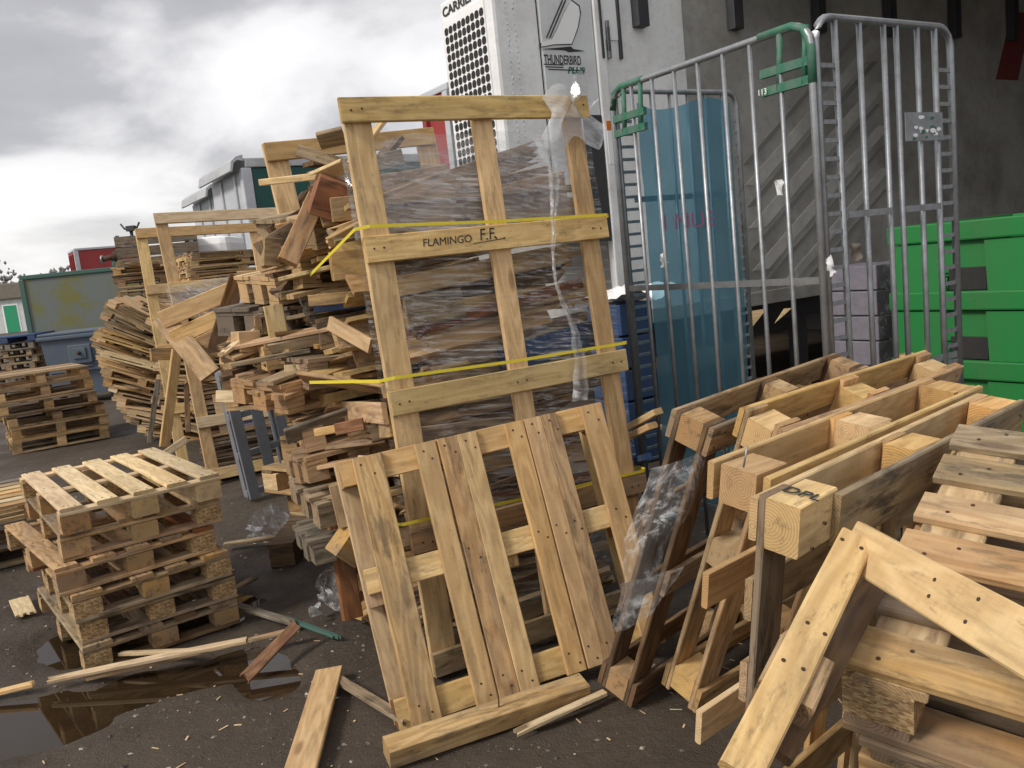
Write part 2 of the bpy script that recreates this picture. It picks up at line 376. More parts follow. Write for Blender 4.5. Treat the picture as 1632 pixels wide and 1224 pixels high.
def board(name, parent, x, y, z, l, w_, t, mat, along='X', br0=0, br1=0, hi=True, j=.003):
    """a board part: (x,y,z) its minimum corner in the thing's axes, running along X, Y or Z of the thing"""
    me = plank_mesh(l, w_, t, rnd.randrange(5), br0, br1, hi)
    jj = lambda: rnd.uniform(-j, j)
    if along == 'X': M = Tr(x, y+w_/2+jj(), z+t/2) @ Matrix.Rotation(jj()*2, 4, 'Z')
    elif along == 'Y': M = Tr(x+w_/2+jj(), y, z+t/2) @ Matrix.Rotation(math.pi/2+jj()*2, 4, 'Z')
    else: M = Tr(x+w_/2, y+t/2+jj(), z) @ Matrix.Rotation(-math.pi/2, 4, 'Y') @ Matrix.Rotation(math.pi/2, 4, 'X')
    return link(name, me, mat, parent, M)
def blockp(parent, x, y, z, l, w_, h, mat, name='block', along='X'):
    me = plank_mesh(l, w_, h, rnd.randrange(3)); 
    M = Tr(x, y+w_/2, z+h/2) @ Matrix.Rotation(rnd.uniform(-.03, .03), 4, 'Z')
    if along == 'Y':
        me = plank_mesh(w_, l, h, rnd.randrange(3)); M = Tr(x+l/2, y, z+h/2) @ Matrix.Rotation(math.pi/2+rnd.uniform(-.03, .03), 4, 'Z')
    return link(name, me, mat, parent, M)
def boxgeo(x0, x1, y0, y1, z0, z1):
    v = [(x, y, z) for x in (x0, x1) for y in (y0, y1) for z in (z0, z1)]
    f = [(0, 1, 3, 2), (4, 6, 7, 5), (0, 4, 5, 1), (2, 3, 7, 6), (0, 2, 6, 4), (1, 5, 7, 3)]
    return v, f
def joined(parts):
    V, F = [], []
    for v, f in parts:
        o = len(V); V += list(v); F += [tuple(i+o for i in q) for q in f]
    return V, F
def box(name, parent, x0, x1, y0, y1, z0, z1, mat, bev=.006, M=None):
    me = mesh(name, *boxgeo(x0, x1, y0, y1, z0, z1))
    if bev:
        import bmesh
        bm = bmesh.new(); bm.from_mesh(me); bmesh.ops.bevel(bm, geom=bm.edges[:], offset=bev, segments=2, affect='EDGES', profile=.6); bm.to_mesh(me); bm.free()
    return link(name, me, mat, parent, M)
def poly(name, parent, pts, z, mat, th=.003, M=None):
    """a flat outline in the thing's XY plane with a small thickness along Z"""
    n = len(pts); vs = [(x, y, z) for x, y in pts]+[(x, y, z+th) for x, y in pts]
    fs = [tuple(range(n))[::-1], tuple(range(n, 2*n))]+[(i, (i+1) % n, n+(i+1) % n, n+i) for i in range(n)]
    return link(name, mesh(name, vs, fs), mat, parent, M)
def tube_geo(pts, r, k=8):
    pts = [Vector(p) for p in pts]; V, F = [], []
    for i, p in enumerate(pts):
        d = (pts[min(i+1, len(pts)-1)]-pts[max(i-1, 0)]).normalized()
        a = d.cross(Vector((0.13, .3, 1)) if abs(d.z) < .9 else Vector((1, .2, 0))).normalized(); b = d.cross(a)
        for q in range(k):
            t = 2*math.pi*q/k; V.append(p+a*r*math.cos(t)+b*r*math.sin(t))
    for i in range(len(pts)-1):
        for q in range(k):
            F.append((i*k+q, i*k+(q+1) % k, (i+1)*k+(q+1) % k, (i+1)*k+q))
    F.append(tuple(range(k))[::-1]); F.append(tuple((len(pts)-1)*k+q for q in range(k)))
    return V, F
def tube(name, parent, pts, r, mat, k=8, smooth=True):
    me = mesh(name, *tube_geo(pts, r, k))
    if smooth: me.polygons.foreach_set('use_smooth', [True]*len(me.polygons))
    return link(name, me, mat, parent)
def text(name, body, size, M, mat, parent=None, ext=.0008, sx=1, al='LEFT', shear=0, offset=0):
    c = bpy.data.curves.new(name, 'FONT'); c.body = body; c.size = size; c.extrude = ext; c.align_x = al; c.shear = shear; c.offset = offset
    tmp = bpy.data.objects.new(name, c); COL.objects.link(tmp); me = bpy.data.meshes.new_from_object(tmp); bpy.data.objects.remove(tmp); me.materials.clear(); me.materials.append(mat)
    o = bpy.data.objects.new(name, me); COL.objects.link(o)
    if parent: o.parent = parent
    o.matrix_basis = M @ Matrix.Diagonal((sx, 1, 1, 1)); return o
def nails(parent, pts, mat=None, r=.0045, name='nails'):
    """nail heads standing a hair proud of the board, one joined part"""
    parts = []
    for (x, y, z, ax) in pts:
        x += rnd.uniform(-.006, .006); y += rnd.uniform(-.006, .006)
        parts.append(tube_geo([(x, y, z-.004), (x, y, z+.0016)] if ax > 0 else [(x, y, z+.004), (x, y, z-.0016)], r, 6))
    o = link(name, mesh(name, *joined(parts)), mat or M_RUST, parent); o['kind'] = 'stuff'; return o
def sheet(name, fn, nu, nv, mat, parent=None, M=None, amp=.01, fr=6, seed=0, smooth=True):
    vs = []
    for j in range(nv+1):
        for i in range(nu+1):
            p = Vector(fn(i/nu, j/nv)); q = Vector((p.x*fr+seed*3.1, p.y*fr+seed, p.z*fr))
            vs.append(p+noise.noise_vector(q)*amp+noise.noise_vector(q*3)*amp*.35)
    fs = [(j*(nu+1)+i, j*(nu+1)+i+1, (j+1)*(nu+1)+i+1, (j+1)*(nu+1)+i) for j in range(nv) for i in range(nu)]
    me = mesh(name, vs, fs)
    if smooth: me.polygons.foreach_set('use_smooth', [True]*len(me.polygons))
    return link(name, me, mat, parent, M)
def pick(*opts):
    """weighted choice: pick((W_TAN,3),(W_OLD,1))"""
    t = sum(w for _, w in opts); x = rnd.random()*t
    for o, w in opts:
        x -= w
        if x <= 0: return o
    return opts[-1][0]
MIX_USED = lambda: pick((W_TAN, 4), (W_FRESH, 2.5), (W_OLD, 2.2), (W_PALE, 1.6), (W_DARK, .35), (W_GREY, .5), (W_RED, .1))

# ------------------------------------------------------------------ pallets
def pallet(M, label, cat='pallet', group=None, Lx=1.2, Wy=1.0, top=None, topx=None, bot=None, botx=None, blocks=None,
           bx=(0, .5, 1), by=(0, .5, 1), bl=.10, bw=.10, bh=.085, t=.019, mat=MIX_USED, matb=None, flip=False, name='pallet', hi=True, nail=True, brk=(), skipb=(), topoff=0):
    """top: outer deck boards along X [(y0,width)]; topx: cross boards under them along Y [(x0,width)]; bot/botx the same below the blocks.
    local axes: X boards' run, Y across, Z out of the deck; flip puts the deck on the -Z side (z from -H to 0)"""
    top = top if top is not None else [(i*(Wy-.1)/6, .1) for i in range(7)]
    topx = topx if topx is not None else [(0, .1), (Lx/2-.05, .1), (Lx-.1, .1)]
    bot = bot if bot is not None else [(0, .1), (Wy/2-.05, .1), (Wy-.1, .1)]
    botx = botx if botx is not None else []
    matb = matb or (lambda: pick((W_CHIP, 1.3), (W_TAN, 2), (W_FRESH, 1)))
    z = 0; H_ = bh+t*(bool(top)+bool(topx)+bool(bot)+bool(botx))
    root = empty(name, M, label, cat, group)
    def zz(a, b): return (-b) if flip else a          # from the bottom up; flip: deck at... -H
    lay = []
    z = 0
    if bot: lay.append(('bot', z, z+t)); z += t
    if botx: lay.append(('botx', z, z+t)); z += t
    lay.append(('blk', z, z+bh)); z += bh
    if topx: lay.append(('topx', z, z+t)); z += t
    if top: lay.append(('top', z, z+t)); z += t
    for nm, a, b in lay:
        z0 = -b if flip else a
        if nm in ('top', 'bot'):
            for k, (y0, wd) in enumerate(top if nm == 'top' else bot):
                sh = topoff if nm == 'top' else 0; ll = Lx-sh; b0 = b1 = 0
                if (nm, k) in brk: ll = Lx*rnd.uniform(.4, .7); b1 = .09
                board('deck_board' if nm == 'top' else 'bottom_board', root, sh, y0, z0, ll, wd, t, mat(), 'X', b0, b1, hi)
        elif nm in ('topx', 'botx'):
            for (x0, wd) in (topx if nm == 'topx' else botx):
                board('cross_board', root, x0, 0, z0, Wy, wd, t, mat(), 'Y', 0, 0, hi)
        else:
            for i, fx in enumerate(bx):
                for k, fy in enumerate(by):
                    if (i, k) in skipb: continue
                    blockp(root, fx*(Lx-bl), fy*(Wy-bw), z0, bl, bw, bh, matb())
    if nail and top:
        pts = []
        for (y0, wd) in top:
            for (x0, xw) in (topx or [(0, .1), (Lx/2-.05, .1), (Lx-.1, .1)]):
                zt = -z if flip else z
                for dx, dy in ((.3, .3), (.7, .68)): pts.append((x0+xw*dx, y0+wd*dy, zt, -1 if flip else 1))
        nails(root, pts)
    return root, H_
def simple_pallet_geo(r, Lx=1.2, Wy=1.0, nb=7, H_=.13, broken=0):
    parts = []
    for i in range(nb):
        if r.random() < broken: continue
        y0 = i*(Wy-.1)/(nb-1); l = Lx*(1 if r.random() > broken else r.uniform(.4, .9))
        parts.append(boxgeo(0+r.uniform(-.02, .02), l+r.uniform(-.02, .02), y0, y0+.1, H_-.018, H_))
    for x in (0, Lx/2-.05, Lx-.1): parts.append(boxgeo(x, x+.1, 0.001, Wy-.001, H_-.038, H_-.02))
    for x in (0, Lx/2-.05, Lx-.1):
        for y in (0, Wy/2-.05, Wy-.1):
            if r.random() > broken*.5: parts.append(boxgeo(x+.002, x+.098, y+.002, y+.098, .02, H_-.04))
    for y in (0, Wy/2-.05, Wy-.1):
        if r.random() > broken: parts.append(boxgeo(0, Lx, y, y+.1, 0, .018))
    return joined(parts)
def thin_pallet(M, label, group, mat, r, **k):
    me = mesh('pallet', *simple_pallet_geo(r, **k)); o = link('pallet', me, mat, None, M); tag(o, label, 'pallet', group); return o

def plank3(p0, p1, w_, t, mat, label=None, cat='plank', group=None, name='plank', roll=0, up=None, br0=0, br1=0, var=None, parent=None, hi=True):
    """a loose board between two points in the yard; its wide face looks along `up` (default: towards the camera side), turned by roll degrees"""
    p0, p1 = Vector(p0), Vector(p1); X = (p1-p0); l = X.length; X.normalize()
    Z = Vector(up) if up is not None else (CO-(p0+p1)/2)
    Z = (Z-X*Z.dot(X)).normalized(); Z = Matrix.Rotation(R_(roll), 3, X) @ Z
    Yv = Z.cross(X)
    me = plank_mesh(l, w_, t, rnd.randrange(6) if var is None else var, br0, br1, hi)
    o = link(name, me, mat, parent, frame(p0, X, Yv, Z))
    if label: tag(o, label, cat, group)
    return o
UPZ = (0, 0, 1)

# ================================================================== SETTING: ground, puddles, grit
def dip(x, y):
    """how deep the hollow under the puddles is here"""
    d = 0
    for (a, b, r) in PUD:
        ax, ay = a; bx_, by_ = b; vx, vy = bx_-ax, by_-ay; l2 = vx*vx+vy*vy or 1e-9
        t = max(0, min(1, ((x-ax)*vx+(y-ay)*vy)/l2)); q = math.hypot(x-ax-t*vx, y-ay-t*vy)
        d = max(d, 1-q/r)
    return max(0, d)
def g2(px, py): p = G(px, py); return (p.x, p.y)
PUD = [(g2(-60, 1160), g2(80, 1140), .34), (g2(95, 1125), g2(230, 1092), .19), (g2(200, 1088), g2(420, 1050), .2), (g2(380, 1040), g2(430, 1075), .2), (g2(150, 1010), g2(320, 970), .36)]
def gh(x, y):
    h = .022*noise.noise(Vector((x*.9, y*.9, 1.7)))+.010*noise.noise(Vector((x*4, y*4, 5)))+.006*noise.noise(Vector((x*14, y*14, 9)))
    k = max(0, min(1, dip(x, y)*2.0+.35*noise.noise(Vector((x*5, y*5, 2)))*(dip(x, y) > 0)))
    return h*(1-.45*k)-.036*k - .012
xs = [-120, -60, -30, -16, -9]+[-6+i*.035 for i in range(int(10/.035))]+[4.2, 6, 10, 20, 50, 120]
ys = [-40, -12, -4, -1]+[.6+i*.035 for i in range(int(7.4/.035))]+[8.2+i*.3 for i in range(30)]+[20, 30, 50, 90, 200, 900]
vs = [(x, y, gh(x, y)) for y in ys for x in xs]; nx = len(xs)
fs = [(j*nx+i, j*nx+i+1, (j+1)*nx+i+1, (j+1)*nx+i) for j in range(len(ys)-1) for i in range(nx-1)]
me = mesh('ground', vs, fs); me.polygons.foreach_set('use_smooth', [True]*len(me.polygons))
tag(link('ground', me, M_GROUND), kind='structure')
tag(link('puddle_water', mesh('puddle_water', [(-5.4, 1.8, -.036), (-.3, 1.8, -.036), (-.3, 5.3, -.036), (-5.4, 5.3, -.036)], [(0, 1, 2, 3)]), M_WATER), kind='structure')
# grit and wood chips pressed into the dirt
V, F = [], []
OCT = [(1, 0, 0), (-1, 0, 0), (0, 1, 0), (0, -1, 0), (0, 0, 1), (0, 0, -1)]; OF = [(0, 2, 4), (2, 1, 4), (1, 3, 4), (3, 0, 4), (2, 0, 5), (1, 2, 5), (3, 1, 5), (0, 3, 5)]
for k in range(22000):
    yy = 1.4+10*rnd.random()**1.6; xx = rnd.uniform(-.75, .75)*yy*.95
    if noise.noise(Vector((xx*1.5, yy*1.5, 3))) < rnd.uniform(-.5, .35): continue
    s_ = .0024+.013*rnd.random()**7; a = rnd.random()*6.28; f = rnd.uniform(.3, .7); z = gh(xx, yy)+s_*.1
    if z < -.034 and rnd.random() < .8: continue
    o = len(V); ca, sa = math.cos(a), math.sin(a)
    for (x, y, zz) in OCT:
        x *= s_*rnd.uniform(.8, 1.6); y *= s_*rnd.uniform(.6, 1.1); V.append((xx+x*ca-y*sa, yy+x*sa+y*ca, z+zz*s_*f))
    F += [tuple(i+o for i in q) for q in OF]
tag(link('gravel', mesh('gravel', V, F), M_STONE), 'small wet stones and pale grit scattered over the dark dirt', 'gravel', kind='stuff')
V, F = [], []
for k in range(500):
    yy = 1.6+6*rnd.random()**1.3; xx = rnd.uniform(-.7, .72)*yy*.9; l = .003+.02*rnd.random()**3; b_ = rnd.uniform(.001, .004); a = rnd.random()*6.28
    z = gh(xx, yy)+.003; ca, sa = math.cos(a), math.sin(a)
    v, f = boxgeo(-l, l, -b_, b_, 0, .002)
    o = len(V); V += [(xx+x*ca-y*sa, yy+x*sa+y*ca, z+q+x*.1) for x, y, q in v]; F += [tuple(i+o for i in q) for q in f]
tag(link('wood_chips', mesh('wood_chips', V, F), W_PALE), 'splinters and chips of wood scattered over the ground', 'wood chips', kind='stuff')

# ================================================================== reefer trailer, right background
TD = Vector((.848, .53, 0)); TN = Vector((.53, -.848, 0)); UP = Vector((0, 0, 1)); FD = Vector((-.53, .848, 0))
TC = PL(985, 425, Vector((2.21, 8.117, 1)), TN); TC.z = 0.0
MT = frame(TC, TD, UP)                                 # local X along the side, Y up, Z out towards the camera
MTi = MT.inverted()
def tl(px, py):
    p = MTi @ PL(px, py, TC, TN); return (p.x, p.y)
trailer = empty('refrigerated_trailer', MT, 'grimy white refrigerated trailer with diagonal stripes behind the roll cage', 'trailer')
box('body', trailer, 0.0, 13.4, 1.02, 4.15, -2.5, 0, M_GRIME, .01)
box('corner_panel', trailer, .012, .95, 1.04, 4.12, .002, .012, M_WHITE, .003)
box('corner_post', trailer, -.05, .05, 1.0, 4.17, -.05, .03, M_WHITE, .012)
box('bottom_rail', trailer, .06, 13.4, .97, 1.10, -.04, .022, M_GRIME, .008)
for (a, b) in [((1015, 46), 1), ((1166, 50), 1), ((1299, 55), 1), ((1412, 60), 1), ((1515, 63), 1), ((1607, 67), 1)]:
    x, y = tl(*a); box('side_bracket', trailer, x-.06, x+.06, y, 4.13, .0125, .10, M_STEEL, .006)
for x in (-.02, .9, 5.5, 10):
    pass
for q in range(9):        # pale diagonal livery stripes, cut off by the bottom rail
    ax, ay = tl(1184+q*3, 262+q*34); bx2, by2 = tl(1184+q*3+200, 262+q*34-232); wq = (.05, .15, .06, .16, .05, .15, .05, .12, .05)[q]
    dx, dy = bx2-ax, by2-ay
    if ay < 1.14: ax += dx/dy*(1.14-ay); ay = 1.14
    poly('livery_stripe', trailer, [(ax, ay), (ax+wq*1.5, ay), (bx2+wq*1.5, by2), (bx2, by2)], .002, M_DKSTRIPE if q % 2 == 0 else M_STRIPE, .004)
x0, y0 = tl(1590, 120)
poly('red_emblem', trailer, [(x0-.05, y0-.05), (x0+.45, y0-.05), (x0+.8, y0+.75), (x0+.35, y0+.75)], .002, M_LRED, .004)
box('bulkhead_underside', trailer, .3, 13, .75, .95, -2.2, -.3, M_STEEL, .01)
for x in (2.6,):
    for z in (-.35, -2.1):
        box('landing_leg', trailer, x, x+.14, .0, .96, z-.07, z+.07, M_STEEL, .01)
for x in (8.2, 9.5, 10.8):
    tube('wheel', trailer, [(x, .5, -.42), (x, .5, -.1)], .5, M_BLACK, 24, False)
box('marker_light', trailer, *(lambda p: (p[0]-.05, p[0]+.05))(tl(1385, 459)), 1.12, 1.17, .0225, .05, M_ORANGE, .004)
# door furniture at the corner
box('handle_plate', trailer, .02, .20, 3.35, 4.1, .013, .02, M_DECW, .003); 
for x in (.01, .205): box('hinge_bar', trailer, x-.012, x+.012, 3.2, 4.1, .0125, .04, M_STEEL, .004)
for y in (3.3, 3.25): box('latch', trailer, .06, .09, y-.05, y+.2, .021, .045, M_GALV, .004)
box('warning_label', trailer, -.02, .03, 2.35, 2.62, .0305, .034, M_DECW, 0); box('warning_label', trailer, -.02, .03, 2.62, 2.70, .0305, .034, M_ORANGE, 0)
# refrigeration unit on the front
Q = PL(793, 100, TC, TN); U0 = MTi @ Vector((Q.x, Q.y, 0)); ux = U0.x
unit = empty('refrigeration_unit', MT, 'white refrigeration unit with black grille on the front of the grimy trailer', 'refrigeration unit')
box('housing', unit, ux, -.055, 1.75, 3.80, -.80, 0, M_WHITE, .03)
gx = ux - .004
box('panel_seam', unit, -.605, -.595, 1.8, 3.78, .0, .004, M_INK, 0)
box('side_panel', unit, -.585, -.06, 1.82, 3.78, .001, .014, M_LOGO, .006)
box('lower_dark_panel', unit, -.25, -.056, 1.72, 2.75, .0145, .022, M_STEEL, .004)
# front grille: rows of rounded dark openings on the face that looks left; local frame of the face
MG = Matrix(((0, 0, -1, ux), (0, 1, 0, 0), (1, 0, 0, 0), (0, 0, 0, 1)))   # X->+Z (towards side corner), Y up, Z->-X
gr = link('grille', mesh('grille', *boxgeo(-.74, -.10, 1.9, 3.64, .001, .010)), M_DECW, unit, MG)
V, F = [], []
nr, nc = 24, 9
for r in range(nr):
    for c in range(nc):
        cx_ = -.70+c*.07+(.0 if r % 2 else .0); cy_ = 1.94+r*.07; a = .030; o = len(V)
        pts = [(-a, -a*.5), (-a*.5, -a), (a*.5, -a), (a, -a*.5), (a, a*.5), (a*.5, a), (-a*.5, a), (-a, a*.5)]
        V += [(cx_+x, cy_+y, .0125) for x, y in pts]+[(cx_+x*.85, cy_+y*.85, .0112) for x, y in pts]
        F += [tuple(range(o+8, o+16))]+[(o+i, o+(i+1) % 8, o+8+(i+1) % 8, o+8+i) for i in range(8)]
h = link('grille_openings', mesh('grille_openings', V, F), M_BLACK, gr, Matrix.Identity(4)); h['kind'] = 'stuff'
text('lettering', 'CARRIER', .10, MG @ Tr(-.745, 3.675, .004), M_INK, unit, offset=.003, sx=1.3)
# vent dimples on the side column
V, F = [], []
for r in range(60):
    for c in range(2):
        v, f = tube_geo([(ux+.12+c*.07+rnd.uniform(-.01, .01), 1.95+r*.04, .0), (ux+.12+c*.07, 1.95+r*.04, .003)], rnd.uniform(.004, .010), 6); o = len(V); V += v; F += [tuple(i+o for i in q) for q in f]
h = link('side_vents', mesh('side_vents', V, F), M_PANEL, unit); h['kind'] = 'stuff'
# wing emblem and lettering
def ul(px, py):
    p = MTi @ PL(px, py, TC, TN); return (p.x, p.y)
E1 = [(909, 0), (922, 10), (924, 22), (920, 45), (910, 72), (880, 73), (858, 77), (858, 70), (876, 64), (885, 48), (897, 20)]
E1 = [ul(*p) for p in E1]; poly('wing_emblem', unit, [E1[i] for i in range(len(E1)-1, -1, -1)], .0145, M_INK, .003)
cx_ = sum(p[0] for p in E1)/len(E1); cy_ = sum(p[1] for p in E1)/len(E1)
poly('wing_emblem_fill', unit, [(cx_+(p[0]-cx_)*.93, cy_+(p[1]-cy_)*.95) for p in E1[::-1]], .018, M_DECW, .002)
for i, dx in enumerate((-.075, -.045)):
    a = ul(905, 2); b = ul(880, 62); 
    poly('wing_emblem_stripe', unit, [(a[0]+dx, a[1]), (b[0]+dx, b[1]), (b[0]+dx+.012, b[1]), (a[0]+dx+.014, a[1])], .0205, M_INK, .002)
E2 = [ul(*p) for p in [(862, 79), (908, 75), (912, 79), (930, 82), (905, 84), (898, 81)]]
poly('wing_emblem_base', unit, E2[::-1], .0145, M_INK, .003)
p = ul(866, 101); p2 = ul(931, 101)
text('lettering', 'THUNDERBIRD', .10, Tr(p[0], p[1]-.005, .0145), M_INK, unit, sx=(p2[0]-p[0])/.76, offset=.002)
p = ul(899, 108); text('lettering', 'PLUS', .07, Tr(p[0]+.02, p[1]-.045, .0145), M_INKG, unit, sx=1.1, shear=.3, offset=.003)
for i, (a, b) in enumerate([((865, 104), (897, 103)), ((868, 108), (896, 107)), ((872, 112), (930, 107))]):
    a, b = ul(*a), ul(*b); poly('print_line', unit, [(a[0], a[1]), (b[0], a[1]), (b[0], a[1]+.008), (a[0], a[1]+.008)], .0145, M_INK, .002)

# shed added to darken the trailer: its roof and walls stand out of view
shed = empty('added_shade_shed', MT, 'added shed out of view, put over the trailer to shade its right end', 'shed')
box('roof', shed, 1.25, 15, 4.3, 4.45, -4.0, 7.6, M_WALL, 0)
box('shade_back_wall', shed, 1.2, 15, 0, 4.3, -4.1, -4.0, M_WALL, 0)
box('end_wall', shed, 7.0, 7.1, 0, 4.3, -4, 7.6, M_WALL, 0); box('shade_fascia', shed, 1.25, 15, 3.6, 4.45, 7.601, 7.7, M_WALL, 0)  # unseen end wall and front board, added to cut off side light
box('post', shed, 6.8, 6.99, 0, 4.29, 7.3, 7.5, M_WALL, 0)

# ================================================================== things between the cage and the trailer
def stillage_box(i, z0, h, label):
    O = Vector((2.86, 6.3, z0)); t = empty('plastic_pallet_box', frame(O, -FD, TD, UP), label, 'pallet box', 'green plastic boxes stacked on the right')
    Lb, Wb = 1.25, 1.6
    # tapering walls with a rim and recessed panels
    def wall(nm, x0, x1, y0, y1, z0, z1): return box(nm, t, x0, x1, y0, y1, z0, z1, M_GBOX, .012)
    wall('rim', -.02, Lb+.02, -.03, .04, h-.13, h); wall('rim', -.02, .05, .045, Wb, h-.13, h); wall('rim', .055, Lb, Wb-.05, Wb, h-.13, h)
    wall('end_wall', Lb-.055, Lb-.02, .055, Wb-.055, .12, h-.135); wall('rim', Lb-.05, Lb+.02, .045, Wb, h-.13, h); wall('side_wall', .03, Lb-.03, Wb-.05, Wb-.015, .12, h-.135); wall('side_wall', .03, Lb-.03, .015, .05, .12, h-.135); wall('end_wall', .02, .055, .055, Wb-.055, .12, h-.135)
    wall('base_deck', .03, Lb-.03, .02, Wb-.02, .10, .115)
    for x0, x1 in ((.03, .40), (.70, 1.2)):
        v = [(x0, -.02, 0), (x1, -.02, 0), (x1-.04, -.012, h-.14), (x0-.02, -.012, h-.14), (x0, .012, 0), (x1, .012, 0), (x1-.04, .012, h-.14), (x0-.02, .012, h-.14)]
        f = [(0, 1, 2, 3), (7, 6, 5, 4), (0, 3, 7, 4), (1, 5, 6, 2), (3, 2, 6, 7), (0, 4, 5, 1)]
        link('wall_rib', mesh('wall_rib', v, f), M_GBOX, t)
    for x0, x1 in ((.03, .40), (.70, 1.2)): wall('foot', x0, x1, .02, .35, 0, .095)
    box('fork_opening', t, .42, .68, .005, .03, .005, .16, M_BLACK, .004)
    text('lettering', 'SOLUS', .06, Matrix(((1, 0, 0, .45), (0, 0, -1, -.0305), (0, 1, 0, h-.10), (0, 0, 0, 1))), M_GBOX, t)
    return t
hb = .475
stillage_box(0, .167, hb, 'lowest green plastic pallet box, its foot hidden by the leaning pallets')
stillage_box(1, .645, hb, 'middle green plastic pallet box in the stack right of the cage')
stillage_box(2, 1.12, hb, 'topmost green plastic pallet box in the stack right of the cage')

cartons = empty('shrink_wrapped_cartons', frame(Vector((Y(1398, 500, 7.0).x, 7.0, 0)), TD, FD, UP), 'stack of lilac printed cartons wrapped in film left of the green boxes', 'cartons')
for k in range(6): box('carton', cartons, .01*(k % 2), .5, 0, .5, .05+k*.21, .05+k*.21+.2, M_BOXW, .01)
text('lettering', 'H', .12, Matrix(((1, 0, 0, .18), (0, 0, -1, -.012), (0, 1, 0, 1.14), (0, 0, 0, 1))), M_INK, cartons)
sheet('wrap_film', lambda u, v: (-.02+u*.56, -.02, .04+v*1.28), 14, 30, F_SCRAP, cartons, None, .015, 9)

# debris under and before the trailer
def gq(px, py, z=0): return G(px, py, z)
for k in range(14):
    a = Y(rnd.uniform(1010, 1480), rnd.uniform(560, 660), rnd.uniform(5.6, 7.6)); a.z = rnd.uniform(.02, .5)
    d = Vector((rnd.uniform(-1, 1), rnd.uniform(-.4, .4), rnd.uniform(-.15, .15))).normalized()*rnd.uniform(.3, .9)
    plank3(a, a+d, rnd.uniform(.06, .12), .02, pick((W_DARK, 3), (W_OLD, 2), (W_TAN, 1)), 'dark broken board lying in the shade in front of the trailer', 'plank', 'boards strewn under the cage', up=UPZ, br1=.05, hi=False)
for (q, lb) in [(((1190, 497), (1222, 492), (1200, 520)), 'pale cardboard offcut lying in the dark under the trailer'), (((1250, 492), (1262, 491), (1235, 515)), 'narrow pale card strip right of the larger offcut under the trailer')]:
    p = [Y(*a, 7.9) for a in q]; c = sum(p, Vector())/3
    vs = [x for x in p]+[x+Vector((0, .01, 0)) for x in p]
    tag(link('cardboard_offcut', mesh('cardboard_offcut', vs, [(0, 1, 2), (5, 4, 3), (0, 3, 4, 1), (1, 4, 5, 2), (2, 5, 3, 0)]), W_PALE), lb, 'cardboard')
pr = Y(1270, 578, 6.6)
v, f = tube_geo([(pr.x, pr.y, .33), (pr.x, pr.y, .37)], .42, 28); o1 = link('cable_reel', mesh('cable_reel', v, f), W_OLD); tag(o1, 'round wooden cable reel lying flat in the shade behind the cage bars', 'cable reel')
v, f = tube_geo([(pr.x, pr.y, .04), (pr.x, pr.y, .33)], .2, 20); link('drum', mesh('drum', v, f), W_DARK, o1)
v, f = tube_geo([(pr.x, pr.y, .0), (pr.x, pr.y, .04)], .42, 28); link('flange', mesh('flange', v, f), W_OLD, o1)
bc = empty('drinks_crates', frame(Vector((Y(988, 500, 6.4).x, 6.4, 0)), TD, FD, UP), 'blue plastic crates stacked behind the left post of the cage', 'crates')
for k in range(5): box('crate', bc, 0, .32, 0, .4, .0+k*.25, .235+k*.25, M_BLUE, .01)
sheet('white_sack', lambda u, v: (-.05+u*.6, -.05+v*.5, 1.30+.06*math.sin(u*7)), 14, 10, M_DECW, bc, None, .06, 5)

# ================================================================== roll cage
CZ = 2.47
C1 = Vector((.68, 4.68, 0)); C2 = Vector((1.34, 3.60, 0)); CA = Vector((.855, .518, 0))
cage = empty('roll_cage', Matrix.Translation((1.0, 4.2, 0)), 'tall galvanised roll cage of tube bars with green corner brackets', 'roll cage')
CI = cage.matrix_world.inverted()
def ct(name, pts, r=.0105, mat=None): return tube(name, cage, [CI @ Vector(p) for p in pts], r, mat or M_GALV)
def arc_frame(A, D, Wd, z0, z1, nm='frame_tube', r=.016, rc=.09, left=True, right=True):
    pts = []
    def ad(s, z): pts.append(A+D*s+Vector((0, 0, z)))
    if left:
        ad(0, z0); ad(0, z1-rc)
        for k in range(1, 5): t = k/5*math.pi/2; ad(rc*(1-math.cos(t)), z1-rc+rc*math.sin(t))
        ad(rc, z1)
    else: ad(0, z1)
    if right:
        ad(Wd-rc, z1)
        for k in range(1, 5): t = k/5*math.pi/2; ad(Wd-rc+rc*math.sin(t), z1-rc+rc*math.cos(t))
        ad(Wd, z1-rc); ad(Wd, z0)
    else: ad(Wd, z1)
    ct(nm, pts, r)
def flatbar(name, p0, p1, w_=.022, t=.006, mat=None, up=UPZ):
    o = plank3(p0, p1, t, w_, mat or M_GALV, None, name=name, up=up, hi=False, var=0); M = o.matrix_basis.copy()
    o.parent = cage; o.matrix_basis = CI @ M; return o
# side panel (left, seen at an angle)
SD = (C2-C1); SW = SD.length; SD.normalize()
arc_frame(C1, SD, SW, .0, CZ)
for k in range(1, 8):
    s_ = SW*k/8; p = C1+SD*s_; ct('bar', [p+Vector((0, 0, .14)), p+Vector((0, 0, CZ-.01))], .0105)
for z in (1.43, .3): flatbar('mid_rail', C1+Vector((0, 0, z)), C2+Vector((0, 0, z)), .03, .006)
